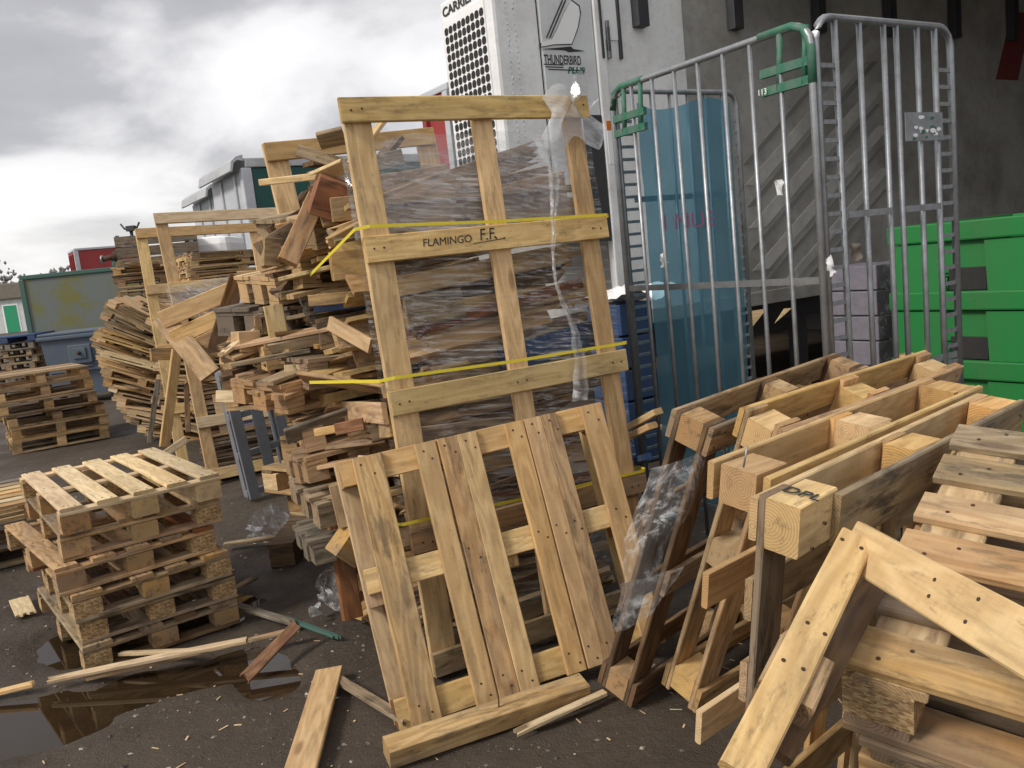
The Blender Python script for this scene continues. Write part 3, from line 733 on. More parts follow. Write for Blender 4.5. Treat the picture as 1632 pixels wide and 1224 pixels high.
# back panel
BW = .9
arc_frame(C1+CA*.02, CA, BW, .0, CZ, rc=.07)
for k in range(1, 7):
    p = C1+CA*(.02+BW*(.13+.74*(k-1)/5)); ct('bar', [p+Vector((0, 0, .14)), p+Vector((0, 0, CZ-.01))], .0095)
flatbar('mid_rail', C1+CA*.1+Vector((0, 0, 1.9)), C1+CA*.85+Vector((0, 0, 1.9)), .03); 
zz_ = .3
for s0 in (.02, BW-.095):
    z = .2
    while z < CZ-.12:
        flatbar('rung', C1+CA*(s0)+Vector((0, 0, z)), C1+CA*(s0+.115)+Vector((0, 0, z)), .016, .010); z += .066
# front panel, nearest the camera
FW = .94
arc_frame(C2+CA*.03, CA, FW, .0, CZ+.02, rc=.09, r=.0165)
for fr_ in (.13, .30, .475, .57, .73, .87):
    p = C2+CA*(.03+FW*fr_); ct('bar', [p+Vector((0, 0, .14)), p+Vector((0, 0, CZ+.01))], .0125 if fr_ not in (.13, .87) else .014)
for s0, n_ in ((.03, 0), (.03+FW*.87, 1)):
    z = .2
    while z < CZ-.16:
        flatbar('rung', C2+CA*s0+Vector((0, 0, z)), C2+CA*(s0+FW*.13)+Vector((0, 0, z)), .018, .010); z += .075
for a, b in ((.15, .47), (.58, .86)):
    flatbar('mid_rail', C2+CA*(.03+FW*a)+Vector((0, 0, 1.69))-TN*-.012, C2+CA*(.03+FW*b)+Vector((0, 0, 1.69))-TN*-.012, .028, .005)
flatbar('mid_rail', C2+CA*(.03+FW*.47)+Vector((0, 0, .98)), C2+CA*(.03+FW*.98)+Vector((0, 0, .98)), .03, .006)
pc = C2+CA*(.03+FW*.585)+Vector((0, 0, 1.985))
pl = box('number_plate', cage, 0, FW*.30, 0, .125, 0, .003, M_GALV, .001, CI @ frame(pc+TN*.016, CA, UP))
for k in range(16):
    x, y = rnd.uniform(.02, .25), rnd.uniform(.01, .11)*(.6 if k % 2 else 1); s_ = rnd.uniform(.006, .022)
    poly('sticker_scrap', pl, [(x+s_*math.cos(t)*rnd.uniform(.6, 1.4), y+s_*math.sin(t)*rnd.uniform(.5, 1)*.7) for t in [i*6.283/7 for i in range(7)]], .0032+k*.0002, M_GCAP if k % 3 == 0 else M_DECW, .0004)
# green corner brackets
def gb(A, D, s0, s1, nm='green_bracket'):
    for z in (CZ-.15, CZ-.225):
        o = flatbar(nm, A+D*s0+Vector((0, 0, z)), A+D*s1+Vector((0, 0, z)), .036, .024, M_GCAP)
    for s_ in ((s0+s1)/2-.04, (s0+s1)/2+.09):
        ct(nm, [A+D*s_+Vector((0, 0, CZ-.235)), A+D*(s_+.02)+Vector((0, 0, CZ-.01))], .013, M_GCAP)
    ct(nm, [A+D*max(s0, .0)+Vector((0, 0, CZ-.1)), A+D*(s0+.03)+Vector((0, 0, CZ-.02)), A+D*(s0+.09)+Vector((0, 0, CZ+.003)), A+D*s1+Vector((0, 0, CZ+.003))] if s0 < .3 else
       [A+D*s0+Vector((0, 0, CZ+.003)), A+D*(s1-.09)+Vector((0, 0, CZ+.003)), A+D*(s1-.03)+Vector((0, 0, CZ-.02)), A+D*s1+Vector((0, 0, CZ-.1)), A+D*s1+Vector((0, 0, CZ-.24))], .0185, M_GCAP)
gb(C1, SD, -.01, .25); gb(C1, SD, SW-.26, SW)
text('lettering', '113', .035, CI @ frame(C1+SD*(SW-.27)+Vector((0, 0, CZ-.237))+Vector((-.018, -.012, 0)), SD, UP), M_DECW, cage)
# blue translucent sheet hung inside the cage
bs = sheet('plastic_sheet', lambda u, v: tuple(C1+CA*(.06+u*.72)-FD*(.10+.02*math.sin(u*9+v*2))+Vector((0, 0, .12+v*(2.27-.03*math.sin(u*6))))), 30, 50, M_SHEET, None, None, .012, 3)
tag(bs, 'translucent blue plastic sheet hanging inside the roll cage', 'plastic sheet')
text('lettering', 'I MUE', .12, frame(C1+CA*.16-FD*.135+Vector((0, 0, 1.72)), CA, UP), M_PINK, bs, sx=1.3)
# shreds of tape on the bars
for (px, py, yy, lb) in [(1242, 296, 3.78, 'white tape shred tied on a cage bar right of the striped wall'), (1058, 415, 4.45, 'torn pale tag on the cage bar before the blue sheet'), (1322, 423, 3.62, 'orange tipped paper shred on the front corner post of the cage'), (1365, 400, 3.72, 'brown cardboard shred caught behind the cage bars')]:
    c = Y(px, py, yy-.02); o = sheet('tape_shred', lambda u, v: (c.x+(u-.5)*.035, c.y+.004*math.sin(u*9), c.z+(v-.5)*.07), 3, 6, M_DECW if px < 1360 else M_BROWN, None, None, .02, 30, px)
    tag(o, lb, 'tape')

# ================================================================== far background
def curtain_truck(px, py, yy, Wf, lab):
    C = Y(px, py, yy); z1 = C.z; O = Vector((C.x, C.y, 0)); Mx = frame(O, TD, UP)
    t = empty('curtain_sided_trailer', Mx, lab, 'trailer')
    box('curtain', t, .12, 13, 1.0, z1-.18, -Wf+.05, 0, M_CURT, .02); box('roof_rail', t, .0, 13, z1-.17, z1, -Wf, .03, M_SILV, .02)
    box('front_wall', t, -.02, .10, .9, z1-.18, -Wf, -.02, M_PANEL, .01)
    for z in (-.62, -1.6): box('front_seam', t, -.06, -.021, .9, z1-.2, z-.05, z+.05, M_SILV, .01)
    box('corner_post', t, -.08, .11, .8, z1-.17, -.16, .025, M_PANEL, .02)
    # overhanging, down-curved roof cap
    pts = [(-.02, z1+.06), (-.14, z1+.03), (-.24, z1-.05), (-.28, z1-.22), (-.24, z1-.23), (-.20, z1-.08), (-.13, z1-.03), (-.02, z1-.05)]
    n_ = len(pts); vs = [(x, y, .03) for x, y in pts]+[(x, y, -Wf-.02) for x, y in pts]
    link('roof_cap', mesh('roof_cap', vs, [tuple(range(n_)), tuple(range(2*n_-1, n_-1, -1))]+[(i, n_+i, n_+(i+1) % n_, (i+1) % n_) for i in range(n_)]), M_SILV, t)
    box('underframe', t, 0, 12, .6, .98, -Wf+.3, -.3, M_STEEL, .01)
    for x in (8, 9.3, 10.6): tube('wheel', t, [(x, .5, -.4), (x, .5, -.08)], .5, M_BLACK, 20, False)
curtain_truck(388, 252, 16, 2.4, 'nearer green curtain sided trailer with silver roof cap behind the timber racks')
curtain_truck(345, 296, 19.5, 2.4, 'farther green curtain sided trailer, left of and behind the nearer one')

def container(px, py, yy, lx, wz, lab, rear=False):
    C = Y(px, py, yy); Mx = frame(Vector((C.x, C.y, 0)), TD, UP); t = empty('red_container', Mx, lab, 'container')
    box('body', t, 0, lx, .9, C.z-.1, -wz, 0, M_RED, .02); box('roof', t, -.02, lx, C.z-.09, C.z, -wz-.02, .03, M_PANEL, .02)
    box('corner_post', t, -.04, .12, .9, C.z-.1, -.1, .03, M_PANEL, .01)
    for z in [q for q in (-.6, -1.2, -1.8) if q > -wz]: box('door_bar', t, -.06, -.001, 1.0, C.z-.2, z-.03, z+.03, M_RED, .005)
    box('underframe', t, .2, lx-.2, .0, .88, -wz+.2, -.2, M_STEEL, 0)
container(118, 396, 34, 9, 2.4, 'red box trailer with pale roof beyond the mossy tank')
container(712, 131, 11.5, 3.0, .8, 'rust red trailer end seen between the wrapped rack and the white refrigeration unit')

# mossy shelter / tank
A = Y(33, 443, 17.5); tk = empty('steel_tank', frame(Vector((A.x, A.y, 0)), Vector((.985, .17, 0)), UP), 'grey steel tank housing covered in yellow green moss on the left', 'tank')
zt = A.z
box('side_panel', tk, 0, 3.6, .0, zt-.05, -.06, 0, M_MOSS, .01)
box('top_panel', tk, -.03, 3.6, zt-.045, zt+.04, -2.2, .03, M_TEAL, .015)
vs = [(0, zt-.05, -.07), (-.28, zt-.3, -1.2), (-.28, 0, -1.2), (.25, 0, -.07), (.04, zt-.05, -.07), (-.24, zt-.3, -1.2), (-.24, 0, -1.2), (.29, 0, -.07)]
link('open_flap', mesh('open_flap', vs, [(0, 1, 2, 3), (7, 6, 5, 4), (0, 4, 5, 1), (3, 2, 6, 7), (0, 3, 7, 4), (1, 5, 6, 2)]), M_TEAL, tk)
box('end_frame', tk, -.05, .05, 0, zt-.05, -.06, .03, M_TEAL, .01)
v = MT; p0 = tk.matrix_world.inverted() @ Y(171, 432, 17.3)
tube('pipe_stub', tk, [(p0.x, zt-.02, -.2), (p0.x, zt+.22, -.2)], .07, M_TEAL, 12); tube('valve', tk, [(p0.x-.22, zt+.22, -.2), (p0.x+.08, zt+.26, -.1)], .055, M_RUST, 12); tube('valve_mouth', tk, [(p0.x+.06, zt+.25, -.14), (p0.x+.10, zt+.28, -.02)], .10, M_RUST, 14)
tube('valve_wheel', tk, [(p0.x-.26, zt+.22, -.2), (p0.x-.23, zt+.22, -.2)], .08, M_GALV, 12)

# blue-grey wheeled bin
A = Y(64, 534, 14.5); bn = empty('wheeled_bin', frame(Vector((A.x, A.y, 0)), Vector((.995, .08, 0)), UP), 'large blue grey wheeled bin in front of the mossy tank', 'bin')
zt = 1.2
vs = [(.06, .15, 0), (1.08, .15, 0), (1.14, zt-.08, .05), (0, zt-.08, .05), (.1, .15, -.8), (1.04, .15, -.8), (1.14, zt-.08, -.95), (0, zt-.08, -.95)]
link('bin_body', mesh('bin_body', vs, [(0, 1, 2, 3), (7, 6, 5, 4), (0, 3, 7, 4), (1, 5, 6, 2), (3, 2, 6, 7), (0, 4, 5, 1)]), M_BIN, bn)
box('rim', bn, -.05, 1.2, zt-.09, zt-.02, -1.0, .10, M_BIN, .02); box('lid', bn, -.03, 1.17, zt-.018, zt+.03, -.98, .08, M_BIN, .02)
box('lock_recess', bn, .42, .80, .68, 1.0, .03, .075, M_BIN, .02); box('lock_plate', bn, .50, .72, .76, .95, .0755, .10, M_BIN, .015)
tube('lock', bn, [(.61, .86, .10), (.61, .86, .14)], .03, M_RUST, 10); tube('handle_bar', bn, [(.42, .62, .10), (.80, .62, .10)], .02, M_BIN, 8)
box('ridge', bn, .07, 1.1, .55, .575, .02, .05, M_BIN, .006)
for x in (.15, .98): tube('wheel', bn, [(x-.03, .1, -.1), (x+.03, .1, -.1)], .1, M_BLACK, 14)

# hut, far trees
A = Y(2, 478, 70); ht = empty('site_hut', frame(Vector((A.x-6, A.y, 0)), Vector((1, .1, 0)), UP), 'white site hut with a green door far off at the left edge', 'hut')
box('wall', ht, -2, 9.2, 0, 2.7, -4, 0, M_HUT, .02); box('roof', ht, -2.2, 9.4, 2.71, 4.0, -4.3, .3, M_BROWN, .1)
xd = (ht.matrix_world.inverted() @ Y(12, 500, 70)).x
box('door', ht, xd-.5, xd+.5, .02, 2.2, .002, .06, M_HGREEN, .01); box('door_frame', ht, xd-.62, xd+.62, 0, 2.32, .0, .03, M_DECW, .01)
V, F = [], []
for k in range(5000):
    x = rnd.uniform(-75, 60); y = 120+rnd.uniform(-3, 3); z = 8.5*rnd.random()**.8*(.55+.6*(noise.noise(Vector((x*.12, 0, 0)))+.5)); s_ = rnd.uniform(.12, .4); o = len(V)
    for (a, b, c) in OCT: V.append((x+a*s_*rnd.uniform(.6, 1.4), y+b*s_, max(0, z+c*s_*rnd.uniform(.6, 1.5))))
    F += [tuple(i+o for i in q) for q in OF]
m_, nt_, b_ = newmat('bare winter treetops'); b_.inputs['Base Color'].default_value = (.22, .22, .21, 1); b_.inputs['Roughness'].default_value = 1
tag(link('far_treeline', mesh('far_treeline', V, F), m_), 'distant bare treeline along the horizon', 'trees', kind='stuff')
A = Y(208, 362, 13); fl = empty('floodlight_mast', Tr(A.x, A.y, 0), 'dark floodlight on a thin mast behind the left timber frame', 'floodlight')
tube('mast', fl, [(0, 0, 0), (0, 0, A.z-.05)], .025, M_STEEL); box('lamp_head', fl, -.06, .07, -.05, .05, A.z-.06, A.z+.02, M_STEEL, .01)
for s_ in (-1, 1): tube('bracket_arm', fl, [(0, 0, A.z-.03), (s_*.09, 0, A.z-.02), (s_*.14, 0, A.z+.06)], .014, M_STEEL)

# ================================================================== left: pallet stacks
def stack(name_px, u, v, n_, z0s, maker): pass
# far left stack of six with a pale board on top
A = G(25, 724); Bv = G(160, 699); ud = (Bv-A); wl = ud.length; ud.normalize(); vd = Vector((-ud.y, ud.x, 0))
lab_far = ['lowest pallet of the left background stack, standing on the dirt', 'second pallet from the ground in the left background stack', 'third pallet from the ground in the left background stack, dark and wet', 'fourth pallet from the ground in the left background stack', 'second pallet from the top of the left background stack', 'topmost pallet of the left background stack, pale board along its front edge']
z = 0
for k in range(6):
    sh = rnd.uniform(-.05, .05); dk = k in (2,)
    Mx = frame(A+ud*(sh-(.12 if k > 2 else 0))+vd*rnd.uniform(-.04, .04)+Vector((0, 0, z)), ud, vd) @ Matrix.Rotation(rnd.uniform(-.05, .05)+(.06 if k > 3 else 0), 4, 'Z') @ Matrix.Rotation((-.02 if k == 4 else .0), 4, 'Y')
    _, hh = pallet(Mx, lab_far[k], group='left background pallet stack', Lx=1.05, Wy=1.0, mat=(lambda: pick((W_DARK, 2), (W_OLD, 1))) if dk else (lambda: pick((W_TAN, 3), (W_OLD, 2), (W_PALE, .6))), t=.02, bh=.09, nail=False, hi=False, brk=(('top', 1), ('top', 4)) if k in (2, 3) else ())
    z += hh+.002
# behind it: smaller stack with a blue plastic pallet
A2 = Y(-20, 618, 16.5); A2.z = 0
for k in range(8):
    Mx = frame(A2+Vector((rnd.uniform(-.05, .05), rnd.uniform(-.05, .05), k*.133)), Vector((.99, .12, 0)), Vector((-.12, .99, 0)))
    thin_pallet(Mx, 'old grey pallet in the stack under the blue plastic pallet', 'pallets under the blue plastic pallet', pick((W_OLD, 2), (W_GREY, 1)), rnd, Lx=.95, broken=.08)
bp = empty('plastic_pallet', frame(A2+Vector((-.1, -.05, 8*.133+.005)), Vector((.99, .12, 0)), Vector((-.12, .99, 0))), 'blue plastic pallet lying on the stack at the left edge', 'plastic pallet')
for k in range(6): box('deck_slat', bp, 0, 1.15, k*.17, k*.17+.12, .10, .13, M_BLUE, .005)
for x in (0, .5, 1.0): box('foot', bp, x, x+.14, 0, 1.0, 0, .097, M_BLUE, .01)
# low pallets at the left frame edge
for k, lb in enumerate(['lowest pallet cut off by the left edge of the photo', 'middle pallet cut off by the left edge of the photo', 'upper pallet cut off by the left edge, left of the big stack']):
    pallet(frame(Vector((-4.05+.03*k, 5.05-.02*k, k*.132)), Vector((.82, .57, 0)), Vector((-.57, .82, 0))), lb, group='pallets at the left edge', Lx=.98, Wy=1.0, t=.02, bh=.09, hi=False, nail=False)
# main left stack of six light pallets: deck boards run away from the camera
o8 = Vector((-2.068, 3.713, 0)); yw = R_(36.8); du = Vector((math.cos(yw), math.sin(yw), 0)); dv = Vector((-math.sin(yw), math.cos(yw), 0))
labs = ['lowest pallet of the front left stack, feet in the puddle', 'second pallet from the ground in the front left stack', 'third pallet from the ground in the front left stack', 'fourth pallet from the ground in the front left stack', 'second pallet from the top of the front left stack', 'topmost pale pallet of the front left stack with a snapped corner board']
W6 = .72
shx = [-.0, .01, -.01, -.05, .0, .03]; shy = [0, .01, -.03, .02, .03, .0]; dz = -.015
for k in range(6):
    # local X = away (deck boards), Y = towards the left so X x Y is up
    org = o8+du*(W6+shx[k]-(.0 if k < 5 else .02))+dv*shy[k]+Vector((0, 0, dz))
    Mx = frame(org, dv, -du) @ Matrix.Rotation([.01, -.02, .03, .05, -.02, 0][k], 4, 'Z')
    mt = [(lambda: pick((W_OLD, 2), (W_DARK, 1))), (lambda: pick((W_OLD, 3), (W_DARK, 1))), (lambda: pick((W_TAN, 1), (W_DARK, 1), (W_OLD, 1))), (lambda: pick((W_TAN, 3), (W_RED, .5), (W_OLD, 1))), (lambda: pick((W_TAN, 2), (W_OLD, 2))), (lambda: W_PALE)][k]
    if k == 5:
        top = [(i*(W6-.1)/4, .095) for i in range(5)]
    else: top = [(0, .1), (.155, .1), (.31, .1), (.465, .1), (.62, .1)] if k % 2 else [(0, .13), (.2, .1), (.36, .1), (.59, .13)]
    root, hh = pallet(Mx, labs[k], group='front left pallet stack', Lx=1.16, Wy=W6, top=top, topx=[(0, .07), (.54, .07), (1.09, .07)], bot=[], botx=[(0, .09), (.54, .09), (1.07, .09)] if k < 5 else [], bl=.09, bw=.12, bh=.075 if k < 5 else .085,
                      t=.0185, mat=mt, matb=(lambda: pick((W_CHIP, 3), (W_TAN, 1))) if k < 4 else (lambda: pick((W_TAN, 1), (W_PALE, 1), (W_CHIP, .7))), name='pallet')
    dz += hh+.001

# loose bits on the ground, left
def gp(px, py, z=0): return G(px, py, z)
plank3(gp(72, 1086, .02), gp(395, 1020, .09), .035, .02, W_PALE, 'long pale splintered lath lying across the puddle', up=UPZ, br0=.22, roll=10)
plank3(gp(135, 1082, .0), gp(470, 1003, .07), .035, .018, W_TAN, 'reddish brown lath under the pale lath at the puddle', up=UPZ, br0=.25, roll=-8)
plank3(gp(184, 1042, .03), gp(330, 1036, .05), .028, .018, W_PALE, 'short yellow splinter on top of the puddle laths', up=UPZ, br0=.15, br1=.05)
plank3(gp(388, 1084, .0), gp(473, 996, .11), .05, .025, W_RED, 'dark red painted batten standing in the puddle edge', up=(0.5, -.5, .7), br0=.06)
plank3(gp(368, 962, .02), gp(470, 993, .04), .045, .02, W_GREY, 'blue tinged splintered batten right of the front left stack', up=UPZ, br1=.1)
plank3(gp(455, 985, .02), gp(542, 1017, .02), .03, .015, M_TEAL, 'teal painted splinter pointing right on the dirt', up=UPZ, br1=.14)
plank3(gp(-20, 1108, .0), gp(56, 1089, .02), .04, .02, W_FRESH, 'pale broken stick end at the left edge by the bright puddle', up=UPZ, br1=.05)
plank3(gp(355, 950, .02), gp(407, 920, .02), .04, .02, W_OLD, 'pointed board end sticking out behind the front left stack', up=UPZ, br1=.12)
plank3(gp(357, 868, .02), gp(492, 848, .03), .06, .02, W_OLD, 'thin board on the dirt leading to the film scrap', up=UPZ)
plank3(gp(30, 954, .02), gp(42, 980, .02), .10, .012, W_PALE, 'torn square of pale board left of the front left stack', up=UPZ, br0=.02, br1=.03)
plank3(gp(472, 1250, .012), gp(525, 1068, .03), .115, .02, W_FRESH, 'short clean pine board lying on the dirt at the bottom', up=UPZ, roll=-3)
plank3(gp(532, 1078, .02), gp(650, 1150, .03), .045, .02, W_OLD, 'narrow broken batten running under the leaning pallet', up=UPZ, br0=.03, br1=.04)
bb = plank3(gp(616, 1200, .04), gp(930, 1096, .04), .085, .075, W_TAN, 'thick weathered timber bearer lying before the leaning pallet', up=UPZ, roll=12)
tube('nail', bb, [(.42, .0, .03), (.42, .002, .085)], .0025, M_RUST, 6)
plank3(gp(812, 1173, .01), gp(965, 1103, .03), .035, .016, W_PALE, 'pale pointed splinter right of the thick bearer', up=UPZ, br0=.3)

# ================================================================== tall wrapped rack with its load
def timber_frame(O, yaw, lean, tilt, Wd, Hd, label, rails, posts, pw=.10, rw=.10, mat=lambda: W_FRESH, back=0, rearmat=lambda: W_TAN, name='timber_rack'):
    u, v, n_ = axes(yaw, lean, tilt); Mx = frame(O, u, v)
    t = empty(name, Mx, label, 'timber rack')
    for i, (x, wd, h0, h1, br) in enumerate(posts): board('post', t, x, h0, -.028, h1-h0, wd, .026, mat(), 'Y', 0, br)
    for (y, hh, x0, x1, mt) in rails: board('rail', t, x0, y, .0, x1-x0, hh, .024, mt, 'X')
    return t, u, v, n_
FO = Vector((-.44, 3.308, 0)); FYAW, FLEAN, FTILT, FWd, FH = 28.0, 5.2, .4, 1.145, 2.354
tf, fu, fv, fn = timber_frame(FO, FYAW, FLEAN, FTILT, FWd, FH, 'tall leaning timber rack wrapped in film and strapped in yellow', 
    [(FH-.10, .098, -.01, FWd+.0, W_YEL), (1.70, .105, .0, FWd+.01, W_FRESH), (1.085, .10, .0, FWd+.01, W_YEL), (.52, .10, -.01, FWd+.02, W_TAN), (.0, .10, 0, FWd, W_OLD)],
    [(0, .115, 0, FH-.015, 0), (.56, .095, 0, FH-.02, 0), (FWd-.105, .095, 0, FH-.02, 0)], mat=lambda: pick((W_YEL, 1), (W_FRESH, 2)))
FM = tf.matrix_world.copy()
def fl_(x, y, z): return FM @ Vector((x, y, z))
# knots, nails and handwriting
nails(tf, [(x, y, .0245, 1) for y in (2.30, 1.75, 1.13, .56) for x in (.03, .08, .58, .62, 1.08, 1.12)])
text('handwriting', 'FLAMINGO', .045, Tr(.24, 1.742, .0245), M_INK, tf, sx=1.0, shear=.1); text('handwriting', 'F.F.', .07, Tr(.50, 1.745, .0245), M_INK, tf, sx=.9, shear=.15)
poly('handwriting_line', tf, [(.47, 1.733), (.62, 1.742), (.62, 1.745), (.47, 1.736)], .0245, M_INK, .0006)
# rear frame of the same load
for x, mm in ((-.02, W_RED), (1.05, W_TAN)): board('rear_post', tf, x, 0, -.95, 2.0 if x > .5 else 1.25, .10, .05, mm, 'Y')
for y in (.05, 1.1): board('side_rail', tf, -.02, y, -.93, .9, .09, .022, W_TAN, 'X').matrix_basis = Matrix(((0, 0, 1, -.015), (0, 1, 0, y), (-1, 0, 0, -.03), (0, 0, 0, 1)))
# load: loose boards laid across, seen through the film
LG = 'broken boards inside the wrapped rack'
TONE = {W_TAN: 'tan', W_OLD: 'weathered', W_DARK: 'dark', W_FRESH: 'fresh yellow', W_GREY: 'grey', W_RED: 'reddish', W_PALE: 'pale', W_YEL: 'yellow'}
LV = [([], []), ([], [])]
for row in range(38):
    yb = .08+row*.052
    ymax = 1.98
    if yb > ymax: break
    for dpt in range(3):
        if rnd.random() < .12: continue
        l = rnd.uniform(.5, 1.2); x0 = rnd.choice([rnd.uniform(-.12, max(-.1, 1.12-l)), 1.10-l+rnd.uniform(-.04, .03)]); tl_ = rnd.gauss(0, .05)+(.07 if yb > 1.3 else 0)
        zc_ = -.19-dpt*.2+rnd.uniform(-.05, .05); y1 = yb+tl_*l; 
        if y1 > 2.02: y1 = 2.02-rnd.uniform(0, .05)
        th = pick((.02, 5), (.045, 1.4), (.075, 1.0)); wd = rnd.uniform(.07, .12)
        a = fl_(x0, yb, zc_); b = fl_(x0+l, y1, zc_+rnd.uniform(-.12, .06))
        if dpt:
            d = (b-a).normalized(); sd_ = d.cross(fv).normalized(); Mx = frame(a, d, sd_, None) @ Matrix.Rotation(rnd.choice([0, 1.2, -.4]), 4, 'X'); v, f = boxgeo(0, (b-a).length, -wd/2, wd/2, -th/2, th/2); o = len(LV[row % 2][0])
            LV[row % 2][0].extend(Mx @ Vector(q) for q in v); LV[row % 2][1].extend(tuple(i+o for i in q) for q in f); continue
        mt_ = pick((W_TAN, 4), (W_OLD, 1.2), (W_DARK, .3), (W_FRESH, 3), (W_PALE, 1), (W_RED, .3)); b0 = rnd.choice([0, 0, .08]); b1 = rnd.choice([0, 0, .1])
        lab = '%s %s%s board behind the film, %s' % ('long' if l > .85 else 'short', 'splintered ' if b0 or b1 else '', TONE[mt_], ['at the foot of the tall rack', 'below the lower yellow strap', 'between the two yellow straps', 'just under the handwritten rail', 'above the handwritten rail'][min(4, int(yb/.42))])
        plank3(a, b, wd, th, mt_, lab, 'plank', LG, up=fv, roll=rnd.choice([0, 0, 75, 65, -20, 50]), br0=b0, br1=b1, hi=False)
for k_, mt_ in ((0, W_TAN), (1, W_FRESH)): tag(link('stacked_boards', mesh('stacked_boards', *LV[k_]), mt_), 'countless %s boards packed deeper inside the tall wrapped rack' % ('tan' if k_ == 0 else 'pale yellow'), 'boards', kind='stuff')
# a few telling ones
def fp(x0, y0, x1, y1, z0, z1, wd, th, mt, lb, **k):
    return plank3(fl_(x0, y0, z0-.035), fl_(x1, y1, z1-.035), wd, th, mt, lb, **k)
fp(.10, 1.60, 1.0, 1.66, -.07, -.07, .085, .05, W_TAN, 'round edged brown rail just under the handwritten rail, behind film', up=fn)
fp(.12, 1.40, 1.05, 1.52, -.08, -.06, .05, .02, W_RED, 'long reddish lath behind film above the middle of the tall rack', up=fn)
fp(.16, 1.49, .42, 1.50, -.06, -.06, .13, .08, W_OLD, 'square stamped block behind the torn film by the left post', up=fn)
fp(.10, 1.93, .95, 2.14, -.12, -.08, .10, .02, W_OLD, 'pale rough board rising to the right at the top of the wrapped load', up=fn, br1=.12)
fp(.12, 2.03, .55, 2.08, -.20, -.25, .11, .02, W_TAN, 'short board at the very top of the load behind cloudy film', up=fn, br0=.06)
fp(.1, .98, .95, .92, -.06, -.06, .07, .02, W_OLD, 'warped lath just below the lower yellow strap', up=fn)
fp(.60, 1.22, 1.1, 1.28, -.12, -.1, .12, .05, M_BLUE, 'blue painted board behind film at the right of the tall rack', up=fn)
fp(.05, .35, .95, .45, -.1, -.1, .10, .02, W_OLD, 'brown board low in the tall rack behind the leaning pallet', up=fn)
fp(.28, .80, .62, .90, -.15, -.15, .05, .02, W_RED, 'thin dark lath low in the wrapped load', up=fn)
for (a_, b_, lb_) in [((985, 690), (1050, 655), 'pale board end poking out right of the tall rack, upper'), ((985, 705), (1040, 678), 'second board end poking out right of the tall rack'), ((985, 745), (1030, 728), 'blue edged board end right of the tall rack near its foot')]:
    plank3(Y(a_[0], a_[1], 4.1), Y(b_[0], b_[1], 3.9), .06, .03, W_FRESH if 'blue' not in lb_ else M_BLUE, lb_, up=UPZ)
# film: front face of the wrap, bulging over posts, plus the tuft at the top right
for (a_, b_, c_, d_, z_, mt_, lb_) in [(.08, 1.86, 1.08, 2.00, -.10, W_TAN, 'long tan board crossing the top of the wrapped load'), (.30, 1.95, 1.06, 2.05, -.20, W_OLD, 'weathered board topmost at the right of the wrapped load'), (.35, 1.78, 1.12, 1.88, -.12, W_FRESH, 'fresh board rising to the right post above the upper strap'),
        (.50, 1.86, 1.12, 1.93, -.16, W_TAN, 'tan board end beside the right post near the top'), (.05, 1.94, .62, 2.0, -.24, W_PALE, 'pale board at the top left of the wrapped load'), (.6, 1.62, 1.12, 1.66, -.2, W_TAN, 'tan board against the right post below the handwritten rail'), (.62, 1.30, 1.12, 1.34, -.14, W_OLD, 'weathered board against the right post in the middle of the rack'),
        (.7, 1.50, 1.12, 1.46, -.22, W_TAN, 'tan board dipping to the right post behind film')]:
    fp(a_, b_, c_, d_, z_, z_-.03, .10, .03, mt_, lb_, up=fn, roll=15)
def wrapf(x0, x1, y0, y1, z, am): 
    return lambda u_, v_: (x0+(x1-x0)*u_, y0+(y1-y0)*v_+.05*math.sin(u_*3.1)*(1 if v_ > .5 else 0)-(.10*(1-u_) if v_ > .95 else 0), z+.004*math.sin(u_*20+v_*9)-.014*math.sin(math.pi*((u_*2.0) % 1))*1.0)
wf = sheet('wrap_film', wrapf(-.02, FWd+.03, .15, 2.16, -.034, .01), 60, 90, F_WRAP, tf, None, .006, 9, 1)

sheet('wrap_film', lambda u_, v_: (-.01+1.16*u_, 1.80+.02*math.sin(u_*9)+(.33+.05*math.sin(u_*4)+.10*u_)*v_, -.046+.004*math.sin(u_*23)), 60, 24, F_HAZE, tf, None, .008, 8, 9)
wf3 = sheet('film_tuft', lambda u_, v_: (FWd-.27+.30*u_+.04*v_+.03*math.sin(v_*7)*(1 if u_ > .5 else -1), 2.12+(.30-.16*abs(u_-.55)+.03*math.sin(u_*13))*v_-.03*math.sin(u_*9)*(1-v_), .05+.05*math.sin(u_*5)*v_), 30, 30, F_MILK, tf, None, .03, 6, 3)
wf4 = sheet('film_rope', lambda u_, v_: (.86+.03*math.sin(v_*9)+(u_-.5)*(.10*(abs(v_-.5)**1.5)*2+.018), 1.0+1.15*v_, .05+.012*math.sin(u_*6)), 8, 50, F_SCRAP, tf, None, .012, 14, 4)

